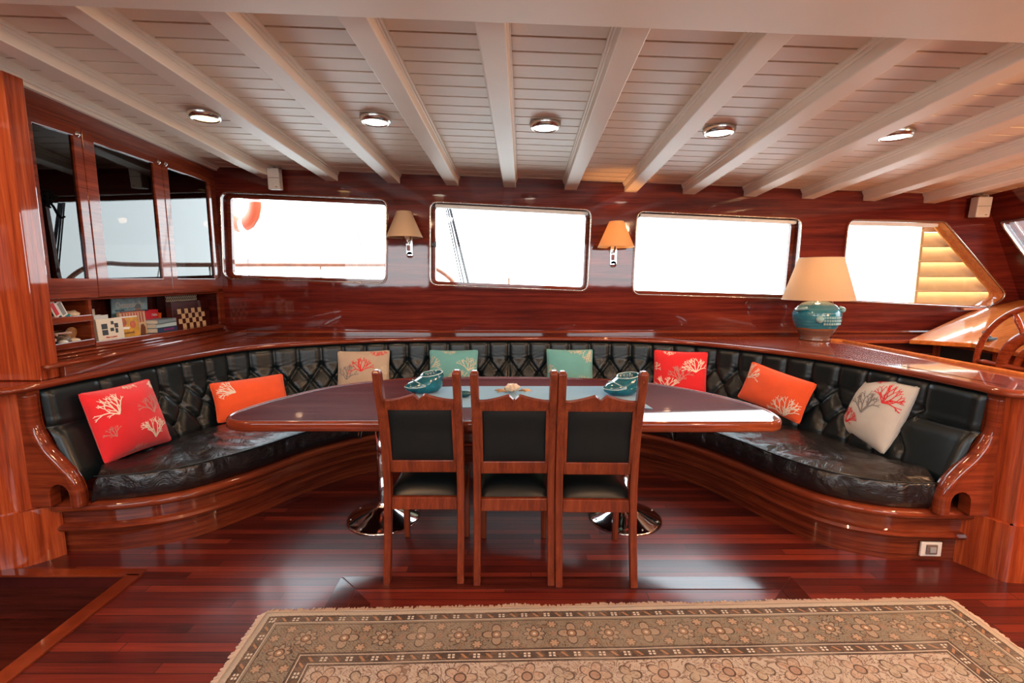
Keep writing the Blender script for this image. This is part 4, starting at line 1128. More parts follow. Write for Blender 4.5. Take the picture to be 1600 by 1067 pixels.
bm = MB(); bm.poly([(0.03, 0.19), (0.055, 0.185), (0.11, 0.185), (0.10, 0.215), (0.06, 0.22), (0.045, 0.20)], (), 0, 0.002, M=XZ); bm.poly([(0.06, 0.06), (0.16, 0.06), (0.15, 0.11), (0.10, 0.135), (0.07, 0.12)], (), 0, 0.0015, M=XZ); obj('cover_cap_and_shirt', bm, M_grb, mg, world=False)
b = flat_book('booklet', 'cream booklet with small dark pictures, front left of the long pigeonhole', 'booklet', 0.21, 0.145, 0.02, cabM(0.675, 0.045, 1.075, -0.05, -0.06), M_paper, G)
bm = MB()
for (x, z, w_, h_) in ((-0.045, 0.105, 0.045, 0.035), (-0.045, 0.065, 0.045, 0.035), (0.02, 0.125, 0.022, 0.022), (0.05, 0.105, 0.03, 0.03), (0.012, 0.080, 0.028, 0.022), (0.048, 0.070, 0.02, 0.03)): bm.box((x, -0.0006, z-0.01), (w_, 0.001, h_))
obj('cover_pictures', bm, M_ink, b, world=False); text_part('Mini Cuisine', 0.018, M_rdc, b, Matrix.Translation((0, -0.001, 0.022)) @ FACE)
b = flat_book('cookbook', 'ochre cookbook with plates of food on the cover', 'book', 0.20, 0.145, 0.018, cabM(0.865, 0.060, 1.075, -0.08, -0.08), M_yel, G)
bm = MB()
for x, z, r in ((-0.035, 0.105, 0.032), (0.05, 0.085, 0.026)): bm.poly([(x+r*math.cos(t), z+r*math.sin(t)) for t in np.linspace(0, 2*PI, 20)[:-1]], (), 0, 0.001, M=XZ)
obj('plate_pictures', bm, M_rst, b, world=False)
bm = MB(); bm.box((0.0, -0.0004, 0.141), (0.19, 0.001, 0.008)); bm.poly([(-0.07, 0.06), (0.01, 0.055), (0.02, 0.07), (-0.06, 0.075)], (), 0, 0.0014, M=XZ); obj('cover_strip', bm, M_wpap, b, world=False)
text_part('Cookbook', 0.024, M_brn, b, Matrix.Translation((0, -0.001, 0.03)) @ FACE)
b = flat_book('book', 'tan paperback with striped rust-red cover picture behind the cookbook', 'book', 0.235, 0.172, 0.02, cabM(1.00, 0.105, 1.075, -0.05, -0.05), M_tan, G)
bm = MB()
for k in range(8): bm.box((-0.09+k*0.026, -0.0006, 0.125), (0.014, 0.001, 0.075))
bm.box((0.0, -0.0008, 0.168), (0.22, 0.001, 0.008)); obj('cover_stripes', bm, M_rst, b, world=False)
bm = MB(); bm.poly([(0.05, 0.0), (0.10, 0.0), (0.105, 0.045), (0.09, 0.075), (0.065, 0.07)], (), 0, 0.001, M=XZ); bm.box((-0.03, -0.0004, 0.02), (0.10, 0.001, 0.035)); obj('cover_figures', bm, M_brn, b, world=False)
flat_book('book', 'upright book with blue and red edge just in front of the blue magazine', 'book', 0.27, 0.170, 0.012, cabM(1.13, 0.185, 1.075, 0.02, 0.04), M_dbl, G)
flat_book('book', 'upright book with white dust jacket between blue-red book and striped paperback', 'book', 0.30, 0.160, 0.016, cabM(1.11, 0.150, 1.075, 0.0, 0.03), M_rdc, G, pages=M_wpap)
b = flat_book('booklet', 'small red booklet with white lettering, upper right of the magazine', 'booklet', 0.105, 0.165, 0.02, cabM(1.345, 0.175, 1.075, 0, 0), M_rdc, G)
text_part('Malta', 0.03, M_wpap, b, Matrix.Translation((0.005, -0.001, 0.125)) @ FACE)
bm = MB(); bm.box((0, -0.0006, 0.04), (0.104, 0.001, 0.075)); obj('lower_cover', bm, M_lbl, b, world=False)
flat_book('card_box', 'small white card box at the left of the long pigeonhole behind the cream booklet', 'box', 0.12, 0.165, 0.05, cabM(0.70, 0.12, 1.075, 0, 0), M_wpap, G)
flat_book('card_box', 'pinkish white card box with faint lettering, the taller one by the divider', 'box', 0.085, 0.205, 0.04, cabM(0.685, 0.18, 1.075, 0, 0), M_paper, G)
# stack of lying books
for k, (w_, dpt, t_, m_, lab, yaw) in enumerate(((0.235, 0.15, 0.036, M_dbl, 'navy book with magenta spine lettering, lowest of the lying stack', 0.02), (0.225, 0.14, 0.030, M_lbl, 'pale aqua book, middle of the lying stack beside the chessboard', -0.04), (0.23, 0.15, 0.030, M_grb, 'grey-blue book, topmost of the lying stack beside the chessboard', 0.05))):
    z = 1.073+[0, 0.037, 0.068][k]
    bm = MB(); bm.box((0, 0, 0.0015), (w_, dpt, 0.003)); bm.box((0, 0, t_-0.0015), (w_, dpt, 0.003)); bm.box((0.0, -dpt/2+0.0015, t_/2), (w_, 0.003, t_)); bm.box((0, 0.003, t_/2), (w_-0.006, dpt-0.008, t_-0.006), mi=1)
    o = obj('book', bm, [m_, M_paper], None, world=False); o.matrix_world = cabM(1.275, 0.11, z, yaw); tag(o, lab, 'book', G)
    if k == 0: text_part('WATER LINES', 0.020, M_mag, o, Matrix.Translation((0.01, -dpt/2-0.001, 0.018)) @ FACE)
b = flat_book('booklet', 'small orange packet standing between the lying books and the chessboard', 'packet', 0.075, 0.135, 0.02, cabM(1.405, 0.19, 1.075, 0, 0.1), plain('orange_packet', (0.80, 0.14, 0.02), 0.4), G)
# chess board box
b = thing('chessboard_box', 'dark folded chessboard box with pale squares, at the right of the pigeonhole', 'board game', tuple(cw(1.73, 0.09, 1.070))); b.matrix_world = cabM(1.73, 0.085, 1.064, -0.02, -0.06)
bm = MB(); bm.box((0.01, 0.03, 0.115), (0.50, 0.05, 0.235)); obj('board_case', bm, M_dark, b, bevel=0.003, world=False)
bm = MB()
for i in range(8):
    for j in range(4):
        if (i+j) % 2 == 1: bm.box((-0.155+i*0.045, 0.0045, 0.024+j*0.041), (0.045, 0.002, 0.041))
obj('pale_squares', bm, plain('maple_inlay', (0.70, 0.50, 0.30), 0.45, var=0.08), b, world=False)
b = thing('inlaid_box', 'dark box with two bands of zigzag inlay behind the chessboard', 'box', (0, 0, 0)); b.matrix_world = cabM(1.80, 0.20, 1.073)
bm = MB(); bm.box((0.0, 0.04, 0.135), (0.44, 0.07, 0.27)); obj('box_body', bm, M_dark, b, bevel=0.003, world=False)
bm = MB()
for zc in (0.250, 0.222):
    for k in range(15):
        x = -0.20+k*0.028
        for s_ in (-1, 1): bm.box((0, 0, 0), (0.006, 0.003, 0.026), M=Matrix.Translation((x+s_*0.007, 0.0035, zc)) @ Matrix.Rotation(s_*0.55, 4, 'Y'))
    bm.box((0, 0.003, zc+0.014), (0.42, 0.002, 0.002)); bm.box((0, 0.003, zc-0.014), (0.42, 0.002, 0.002))
obj('zigzag_inlay', bm, M_paper, b, world=False)

# shells and trinkets
M_shell = plain('ivory_shell', (0.68, 0.55, 0.42), 0.4, var=0.2); M_tansh = plain('tan_shell', (0.55, 0.30, 0.14), 0.4, var=0.3); M_tealg = plain('teal_glass_bead', (0.02, 0.28, 0.35), 0.15, coat=0.6, var=0.3)
M_dteal = plain('dark_teal_stone', (0.01, 0.07, 0.09), 0.2); M_pinksh = plain('pink_white_shell', (0.66, 0.48, 0.44), 0.4, var=0.2); M_grysh = plain('grey_brown_shell', (0.22, 0.17, 0.14), 0.5, var=0.3)
def shell_mb(kind, sz, seed=1):
    bm = MB(); rows = []
    if kind == 'conch':
        n = 30
        for i in range(n+1):
            t = i/n; r = sz*0.36*math.sin(PI*min(1, 0.04+t*0.96))**0.8*(1-0.25*t)*(1+0.10*math.sin(t*28)); ring = []
            for k in range(16):
                a = 2*PI*k/16; q = 1+0.12*math.sin(5*a+t*9)
                ring.append(((t-0.5)*sz, r*q*math.cos(a), sz*0.30+r*0.75*q*math.sin(a)))
            rows.append(ring)
        bm.grid([list(r)+[r[0]] for r in rows])
    elif kind == 'cowrie':
        for i in range(13):
            t = -PI/2+PI*i/12; ring = []
            for k in range(17):
                a = 2*PI*k/16; ring.append((sz/2*math.sin(t), sz*0.34*math.cos(t)*math.cos(a), sz*0.27+sz*0.27*math.cos(t)*math.sin(a)*(0.9 if math.sin(a) > 0 else 1)))
            rows.append(ring)
        bm.grid(rows)
    elif kind == 'fan':
        n = 30
        for s_ in (0, 1):
            rows = []
            for i in range(n+1):
                a = -1.0+2.0*i/n; row = []
                for j in range(9):
                    r = sz*j/8*(1-0.12*abs(a)); bul = sz*0.16*math.sin(PI*min(1, 0.08+j/8*0.85))*(1-0.5*abs(a))+0.02*sz*math.sin(i*PI/1.5)*j/8
                    row.append((r*math.sin(a), -bul*(1 if s_ == 0 else 0.25), r*math.cos(a)))
                rows.append(row)
            bm.grid(rows if s_ == 0 else [list(reversed(r)) for r in rows])
    elif kind == 'star':
        out = []
        for k in range(10):
            a = 2*PI*k/10; r = sz*0.5 if k % 2 == 0 else sz*0.17; out.append((r*math.cos(a), r*math.sin(a), 0.0))
        vs = out+[(x*0.5, y_*0.5, sz*0.10) for x, y_, _ in out]+[(0, 0, sz*0.13)]; fs = []
        for k in range(10): k2 = (k+1) % 10; fs += [(k, k2, k2+10, k+10), (k+10, k2+10, 20)]
        fs.append(tuple(reversed(range(10)))); bm.add(vs, fs, 0, True)
    return bm
GS = 'shells and trinkets in the small pigeonholes'
def put(name, kind, sz, mat, M, label, cat, group=GS):
    o = obj(name, shell_mb(kind, sz), mat, None, world=False); o.matrix_world = M; tag(o, label, cat, group); return o
put('seashell', 'conch', 0.10, M_shell, cabM(0.385, 0.06, 1.236, 0.1), 'beige ridged shell at the right end of the upper pigeonhole', 'shell')
put('seashell', 'cowrie', 0.065, M_pinksh, cabM(0.225, 0.04, 1.236, 0.7), 'small pinkish white shell at the left end of the upper pigeonhole', 'shell')
put('glass_ball', 'cowrie', 0.075, M_tealg, cabM(0.325, 0.050, 1.236, 0.3), 'bright turquoise rounded glass piece in the upper pigeonhole', 'ornament')
put('glass_ball', 'cowrie', 0.095, M_dteal, cabM(0.270, 0.075, 1.236, 0.2), 'dark teal rounded stone left of the turquoise glass piece', 'ornament')
for k, (m1, lab, s_) in enumerate(((M_rdc, 'red fronted white card tag leaning in the upper pigeonhole', 0.235), (M_ink, 'grey fronted white card tag leaning right of the red one', 0.285))):
    t = thing('card_tag', lab, 'tag', (0, 0, 0), 0, GS); t.matrix_world = cabM(s_, 0.025, 1.262, 0) @ Matrix.Rotation(-0.45, 4, 'Y')
    bm = MB(); bm.box((0, 0.002, 0.05), (0.042, 0.004, 0.095)); obj('card', bm, M_wpap, t, bevel=0.001, world=False)
    bm = MB(); bm.box((0, -0.001, 0.05), (0.022, 0.002, 0.075)); obj('printed_panel', bm, m1 if k == 0 else plain('grey_print', (0.25, 0.26, 0.26), 0.5), t, world=False)
bm = MB(); bm.tube([tuple(cabM(0.27+0.06*math.cos(t*1.3), 0.13+0.03*math.sin(t*2.1), 1.31+0.025*math.sin(t*1.7+1)) @ Vector((0, 0, 0))) for t in np.linspace(0, 9, 60)], 0.0035, 6)
bm.tube([tuple(cw(0.27, 0.13, 1.236)), tuple(cw(0.27, 0.13, 1.32))], 0.004, 6)
tag(obj('cable_coil', bm, M_black), 'loose coil of black cable at the back of the upper pigeonhole', 'cable', GS)
put('seashell', 'fan', 0.105, M_tansh, cabM(0.395, 0.10, 1.088, 0.2, 0.15) @ Matrix.Rotation(-0.35, 4, 'Y'), 'tan scallop shell leaning upright in the lower pigeonhole', 'shell')
put('seashell', 'cowrie', 0.080, M_shell, cabM(0.345, 0.045, 1.086, -0.2), 'smooth ivory shell in front of the tan scallop', 'shell')
put('seashell', 'cowrie', 0.075, M_wpap, cabM(0.250, 0.030, 1.086, 0.5), 'white shell with purple blotches at the lower left pigeonhole front', 'shell')
put('seashell', 'conch', 0.115, M_grysh, cabM(0.305, 0.07, 1.086, 0.7), 'large grey-brown ridged shell in the middle of the lower pigeonhole', 'shell')
put('seashell', 'cowrie', 0.070, M_pinksh, cabM(0.225, 0.08, 1.105, 0.1), 'pale pink shell behind the white one in the lower pigeonhole', 'shell')
bm = MB(); rnd = random.Random(12); cols = [M_dbl, M_pinksh, M_grysh, M_tealg, M_brn]
for k in range(46):
    x, y_, z = 0.20+rnd.random()*0.15, 0.06+rnd.random()*0.12, 1.086+rnd.random()*0.055*(1+rnd.random())
    M = cabM(x, y_, z, rnd.random()*3, rnd.random()*3); l = rnd.uniform(0.015, 0.05)
    bm.tube([tuple(M @ Vector((-l, 0, 0))), tuple(M @ Vector((0, 0.006, 0.004))), tuple(M @ Vector((l, 0, 0)))], rnd.choice((0.002, 0.003, 0.007)), 6, mi=rnd.randrange(5))
o = obj('bead_tangle', bm, cols); tag(o, 'tangled heap of beads, twigs and shell bits in the lower pigeonhole', 'beads', kind='stuff')

# ================================================================== WALL LAMPS
def wall_lamp(x, z, lit, label):
    t = thing('wall_lamp', label, 'lamp', (x, WALL_Y, z), 0, 'wall lamps between the windows')
    bm = MB(); bm.box((x+0.012, WALL_Y-0.006, z-0.06), (0.062, 0.012, 0.17)); bm.lathe([(0.031, 0), (0.031, 0.012)], 24, M=Matrix.Translation((x+0.012, WALL_Y, z-0.145)) @ Matrix.Rotation(PI/2, 4, 'X')); obj('wall_plate', bm, M_chrome, t, bevel=0.003)
    bm = MB(); bm.box((x+0.004, WALL_Y-0.022, z-0.085), (0.030, 0.018, 0.052)); obj('switch_box', bm, plain('dark_red_switch', (0.18, 0.02, 0.02), 0.3), t, bevel=0.003)
    bm = MB(); bm.tube([tuple(p) for p in catmull([(x+0.008, WALL_Y-0.012, z-0.02), (x+0.004, WALL_Y-0.05, z-0.045), (x, WALL_Y-0.10, z-0.030), (x, WALL_Y-0.125, z+0.01), (x, WALL_Y-0.125, z+0.06)], 6)], 0.008, 10); obj('arm', bm, M_chrome, t)
    bm = MB(); bm.lathe([(0.013, 0), (0.013, 0.05), (0.010, 0.055), (0.016, 0.07), (0.02, 0.09), (0.014, 0.115), (0.0, 0.125)], 16, c=(x, WALL_Y-0.125, z+0.03)); obj('bulb', bm, emit('candle_bulb_lit', (1.0, 0.62, 0.28), 20.0) if lit else plain('candle_bulb_glass', (0.8, 0.7, 0.5), 0.1), t)
    bm = MB(); c = (x, WALL_Y-0.150, z)
    bm.lathe([(0.160, 0.0), (0.064, 0.222)], 40, c=c, close=False); bm.lathe([(0.158, 0.0), (0.062, 0.222)], 40, c=c, close=False)
    sh = obj('lamp_shade', bm, M_shade2 if lit else M_shade, t)
    bm = MB(); bm.tube([(c[0]+0.160*math.cos(a), c[1]+0.160*math.sin(a), z) for a in np.linspace(0, 2*PI, 41)[:-1]], 0.0028, 6, closed=True); obj('shade_rim', bm, M_tan, sh); bm = MB(); bm.tube([(c[0]+0.064*math.cos(a), c[1]+0.064*math.sin(a), z+0.222) for a in np.linspace(0, 2*PI, 31)[:-1]], 0.0025, 6, closed=True)
    for a in (0.5, 2.6, 4.7): bm.tube([(c[0], c[1]+0.025, z+0.20), (c[0]+0.063*math.cos(a), c[1]+0.063*math.sin(a), z+0.22)], 0.0015, 5)
    obj('shade_rim', bm, M_tan, sh)
    if lit: lamp('wall_lamp_light', (x, WALL_Y-0.14, z+0.13), 9.0, (1.0, 0.50, 0.20), 0.015)
    return t
wall_lamp(-0.955, 1.825, False, 'unlit wall lamp with tan shade between first and second windows')
wall_lamp(0.925, 1.740, True, 'lit wall lamp with glowing orange shade between second and third windows')

# ================================================================== TABLE LAMP
LXc, LYc = 2.605, 4.10
t = thing('table_lamp', 'large table lamp with tan shade and turquoise pottery jar base on the ledge', 'lamp', (LXc, LYc, 0.938))
def jar_mat():
    g = NT('turquoise_and_brown_glaze'); co = g.coords(); x, y, z = g.sep(co)
    n = g.noise(co, 25, 3); zz = z+n*0.02
    blue = g.mix(g.noise(g.mapping(co, (3, 3, 30)), 4, 3), (0.005, 0.10, 0.17), (0.03, 0.25, 0.34))
    brown = g.mix(g.noise(g.mapping(co, (2, 2, 40)), 3, 3), (0.10, 0.045, 0.035), (0.22, 0.12, 0.09))
    c = g.mix(zz.gt(0.115), brown, blue); c = g.mix(zz.gt(0.315), c, (0.16, 0.28, 0.28)); c = g.mix(zz.between(0.105, 0.118), c, (0.28, 0.12, 0.05))
    g.bsdf(c, 0.18, 0, 0.6, 0.05, normal=g.bump((z*240.0).sin()*0.5+n, 0.25, 0.004)); return g.m
M_jar = jar_mat()
bm = MB(); prof = [(0.118, 0.0), (0.122, 0.012), (0.112, 0.030), (0.125, 0.055), (0.150, 0.10), (0.172, 0.15), (0.184, 0.20), (0.187, 0.235), (0.180, 0.265), (0.168, 0.285), (0.158, 0.292), (0.152, 0.300), (0.140, 0.315), (0.115, 0.335), (0.075, 0.350), (0.035, 0.356), (0.0, 0.357)]
prof = [(r*0.985, z*0.945) for r, z in prof]
bm.lathe(prof, 64, c=(LXc, LYc, 0.938)); jar = obj('jar_base', bm, M_jar, t)
M_gl = plain('pale_turquoise_glaze', (0.22, 0.42, 0.45), 0.2, coat=0.5, var=0.2)
for k in range(3):
    a = -PI/2+[-1.25, 1.15, 3.1][k]; cx_, cy_ = LXc+0.172*math.cos(a), LYc+0.172*math.sin(a); tx, ty = -math.sin(a), math.cos(a)
    pts = [(cx_+tx*q*0.055+math.cos(a)*0.022*(1-q*q), cy_+ty*q*0.055+math.sin(a)*0.022*(1-q*q), 1.205+0.012*q) for q in np.linspace(-1, 1, 9)]
    bm = MB(); bm.tube(pts, 0.013, 10); obj('jar_lug', bm, M_gl, jar)
a = -PI/2-0.42; bm = MB(); bm.lathe([(0.030, 0), (0.030, 0.015), (0.022, 0.028), (0.0, 0.034)], 20, M=Matrix.Translation((LXc+0.172*math.cos(a), LYc+0.172*math.sin(a), 1.128)) @ Matrix.Rotation(a, 4, 'Z') @ Matrix.Rotation(PI/2, 4, 'Y')); obj('jar_boss', bm, M_gl, jar)
bm = MB()
for i in range(9):
    a = -PI/2-0.22+i*0.11
    for j in range(4): z = 1.09+j*0.026; r = 0.186; bm.box((0, 0, 0), (0.004, 0.016, 0.019), M=Matrix.Translation((LXc+(r-0.012*abs(j-1.2)/3)*math.cos(a), LYc+(r-0.012*abs(j-1.2)/3)*math.sin(a), z)) @ Matrix.Rotation(a, 4, 'Z'))
obj('jar_relief', bm, M_gl, jar, bevel=0.001)
lamp('table_lamp_light', (LXc, LYc, 1.45), 1.8, (1.0, 0.72, 0.45), 0.04)
bm = MB(); bm.lathe([(0.03, 1.268), (0.016, 1.275), (0.014, 1.33)], 16, c=(LXc, LYc, 0)); obj('lamp_socket', bm, M_nickel, t)
bm = MB(); bm.lathe([(0.272, 1.284), (0.165, 1.634)], 64, c=(LXc, LYc, 0), close=False); bm.lathe([(0.269, 1.284), (0.162, 1.634)], 64, c=(LXc, LYc, 0), close=False); sh = obj('lamp_shade', bm, M_shade, t)
bm = MB()
for r, z in ((0.272, 1.284), (0.165, 1.634)): bm.tube([(LXc+r*math.cos(a), LYc+r*math.sin(a), z) for a in np.linspace(0, 2*PI, 61)[:-1]], 0.003, 6, closed=True)
for a in (0.3, 2.4, 4.5): bm.tube([(LXc, LYc, 1.60), (LXc+0.163*math.cos(a), LYc+0.163*math.sin(a), 1.63)], 0.002, 5)
bm.tube([(LXc, LYc, 1.32), (LXc, LYc, 1.61)], 0.003, 6); obj('shade_frame', bm, M_tan, sh)
bm = MB(); bm.tube([tuple(p) for p in catmull([(LXc+0.02, LYc+0.03, 1.27), (LXc+0.17, LYc+0.08, 1.27), (LXc+0.215, LYc+0.12, 1.18), (LXc+0.20, LYc+0.20, 1.0), (LXc+0.12, LYc+0.36, 0.945)], 8)], 0.003, 6); obj('flex', bm, M_tan, t)

# ================================================================== CEILING DOWNLIGHTS AND SPEAKERS
def downlight(x, y_, label, warm=False):
    z = ceil_z(x, y_); t = thing('ceiling_downlight', label, 'ceiling light', (x, y_, z), 0, 'row of ceiling downlights')
    bm = MB(); bm.lathe([(0.098, 0.0), (0.098, -0.010), (0.090, -0.030), (0.078, -0.034), (0.074, -0.024)][::-1], 36, c=(x, y_, z), close=False); bm.lathe([(0.098, -0.001), (0.0, -0.001)], 36, c=(x, y_, z)); obj('trim_ring', bm, M_nickel, t)
    bm = MB(); bm.lathe([(0.0, -0.031), (0.05, -0.030), (0.076, -0.026)], 32, c=(x, y_, z), close=False); obj('lens', bm, emit('warm_lens', (1.0, 0.62, 0.26), 5.0) if warm else M_lens, t)
    lamp('downlight_lamp', (x, y_, z-0.06), 12.0 if not warm else 9.0, (1.0, 0.70, 0.42) if not warm else (1.0, 0.6, 0.3), 0.05, spot=165)
    return t
for (x, y_, w_, lab) in ((-1.957, 3.22, True, 'round lit ceiling downlight, leftmost of the row, with amber lens'), (-0.857, 3.175, False, 'round lit ceiling downlight, second from the left in the row'), (0.209, 3.165, False, 'round lit ceiling downlight, middle of the row of five'),
                    (1.293, 3.14, False, 'round lit ceiling downlight, second from the right in the row'), (2.362, 3.095, False, 'round lit ceiling downlight, rightmost of the row')):
    downlight(x, y_, lab, w_)
for i, (x, y_, en) in enumerate(REAR_LAMPS):
    lamp('unseen_rear_lamp', (x, y_, ceil_z(x, y_)-0.10), en, (1.0, 0.63, 0.36), 0.06)

def speaker(x, zt, w_, h_, label, rz):
    t = thing('ceiling_speaker', label, 'speaker', (x, WALL_Y-0.09, zt-h_), rz, 'small box speakers under the ceiling')
    bm = MB(); bm.box((0, 0, h_/2-0.001), (w_, 0.09, h_), M=Matrix.Translation((0, 0, 0)) @ Matrix.Rotation(0.08, 4, 'X')); o = obj('speaker_body', bm, M_speaker, t, bevel=0.008, world=False)
    bm = MB(); bm.box((0, -0.052, h_*0.52), (w_*0.98, 0.004, 0.003)); obj('seam', bm, M_groove, t, world=False); bm = MB(); bm.box((w_*0.2, -0.046, h_*0.10), (0.018, 0.006, 0.005)); obj('badge', bm, M_groove, t, world=False)
    bm = MB(); bm.box((w_*0.1, 0.02, h_+0.008), (w_*0.55, 0.05, 0.016)); bm.tube([(0, 0.0, h_*0.8), (0, 0.0, h_+0.03)], 0.012, 8); bm.tube([(w_*0.3, -0.02, h_+0.005), (w_*0.62, -0.02, h_+0.012)], 0.004, 6); obj('bracket', bm, M_nickel, t, world=False)
speaker(-2.10, 2.425, 0.100, 0.180, 'small cream box speaker above the leftmost window', 0.1)
speaker(4.18, 2.180, 0.115, 0.175, 'small cream box speaker above the louvred window at the right', -0.1)

# ================================================================== HELM (right)
bm = MB(); bm.box((3.66, 4.26, 0.46), (1.40, 0.46, 0.92)); hc = thing('side_counter', 'low mahogany counter along the wall between ledge and helm', 'counter', (3.66, 4.26, 0)); obj('carcass', bm, M_dark, hc)
bm = MB(); bm.box((3.30, 4.245, 0.935), (0.98, 0.50, 0.030)); obj('counter_top', bm, M_ledge, hc, bevel=0.010)
bm = MB(); bm.box((3.40, 4.026, 0.795), (0.66, 0.008, 0.075)); bm.box((3.40, 4.022, 0.795), (0.63, 0.008, 0.055), mi=1); obj('louvre_slot', bm, [plain('aged_brass', (0.50, 0.38, 0.20), 0.3, 0.9), M_black], hc)
desk = thing('helm_console', 'orange-lit sloping helm console behind the steering wheel', 'console', (4.0, 3.6, 0))
def dz(x): return 0.955+0.235*max(0.0, x-3.42)
plan = [(3.32, 3.98), (3.50, 3.62), (3.46, 3.30), (3.50, 2.75), (4.74, 2.75), (4.74, 4.49), (4.30, 4.49)]
vs = [(x, y_, dz(x)-0.035) for x, y_ in plan]+[(x, y_, dz(x)) for x, y_ in plan]; n = len(plan)
bm = MB(); bm.add(vs, [tuple(reversed(range(n))), tuple(range(n, 2*n))]+[(i, (i+1) % n, (i+1) % n+n, i+n) for i in range(n)]); obj('console_top', bm, M_orange, desk, bevel=0.006)
bm = MB(); bm.hexa([(3.56, 2.8, 0), (4.74, 2.8, 0), (4.74, 4.02, 0), (3.56, 4.02, 0), (3.56, 2.8, 0.93), (4.74, 2.8, 1.19), (4.74, 4.02, 1.19), (3.56, 4.02, 0.93)]); obj('console_body', bm, M_wv, desk)
bm = MB(); bm.box((3.552, 3.72, 0.80), (0.012, 0.42, 0.22)); obj('recess_shade_panel', bm, M_black, desk)  # flat black sheet stands in for the shaded gap, nothing is hollowed out
bm = MB(); bm.box((4.45, 4.478, 1.180), (0.50, 0.03, 0.018)); obj('window_sill', bm, M_orange, desk, bevel=0.004)
def lever(x, y_, label, rz, sc):
    t = thing('throttle_lever', label, 'lever', (x, y_, dz(x)), rz, 'black controls on the helm console')
    bm = MB(); bm.box((0, 0, 0.012*sc), (0.11*sc, 0.06*sc, 0.024*sc)); obj('lever_base', bm, M_black, t, bevel=0.006, world=False)
    bm = MB(); bm.tube([(0.03*sc, 0, 0.02*sc), (-0.02*sc, 0, 0.045*sc), (-0.055*sc, 0, 0.065*sc)], [0.008*sc, 0.010*sc, 0.014*sc], 10); obj('lever_handle', bm, M_black, t, world=False)
lever(3.60, 3.60, 'short black throttle lever on the console left of the wheel rim', 0.3, 1.0)
t = thing('radio_handset', 'dark rounded control unit on the console behind the wheel spokes', 'control unit', (3.72, 3.42, dz(3.72)), 0.5, 'black controls on the helm console')
bm = MB(); bm.box((0, 0, 0.030), (0.22, 0.10, 0.055), M=Matrix.Rotation(-0.2, 4, 'Y')); obj('unit_body', bm, M_black, t, bevel=0.018, world=False)
bm = MB(); bm.box((0, 0, 0.060), (0.16, 0.065, 0.008), M=Matrix.Rotation(-0.2, 4, 'Y')); obj('unit_face', bm, plain('grey_buttons', (0.25, 0.22, 0.20), 0.4), t, bevel=0.003, world=False)
lever(3.93, 3.52, 'long black throttle lever on the console at the right picture edge', -0.4, 1.3)
# steering wheel
wh = thing('steering_wheel', 'varnished wooden ship steering wheel at the right edge', 'steering wheel', (3.40, 3.04, 0.86))
M_wheel = wood('wheel_mahogany', (0.16, 0.022, 0.008), (0.34, 0.055, 0.017), (0.48, 0.095, 0.030), 'y', coat_rough=0.08)
def ring(x, R, r, sq=1.0):
    bm = MB(); n, m = 72, 12; G_ = []
    for i in range(n):
        a = 2*PI*i/n; row = []
        for k in range(m+1):
            b = 2*PI*k/m; rr = R+r*math.cos(b)*sq; row.append((3.40+x+r*0.8*math.sin(b), 3.04+rr*math.cos(a), 0.86+rr*math.sin(a)))
        G_.append(row)
    bm.grid(G_, wrap_u=True); return bm
obj('wheel_rim', ring(0, 0.43, 0.021), M_wheel, wh); obj('hub_rim', ring(0, 0.245, 0.026, 1.6), M_wheel, wh); obj('hub_rim_inner', ring(0.02, 0.165, 0.020, 1.2), M_wheel, wh)
bm = MB(); bm.lathe([(0.0, -0.03), (0.07, -0.028), (0.085, 0.0), (0.085, 0.05), (0.0, 0.05)], 32, M=Matrix.Translation((3.40, 3.04, 0.86)) @ Matrix.Rotation(PI/2, 4, 'Y')); obj('hub', bm, M_nickel, wh)
for k in range(6):
    a = math.radians(61+60*k); f = lambda r: (3.40, 3.04+r*math.cos(a), 0.86+r*math.sin(a))
    bm = MB(); bm.tube([f(r) for r in (0.06, 0.16, 0.25, 0.30, 0.36, 0.42)], [0.012, 0.016, 0.020, 0.015, 0.019, 0.013], 12); obj('spoke', bm, M_wheel, wh)
bm = MB(); bm.tube([(3.43, 3.04, 0.86), (3.58, 3.04, 0.86)], 0.03, 16); obj('shaft', bm, M_nickel, wh)

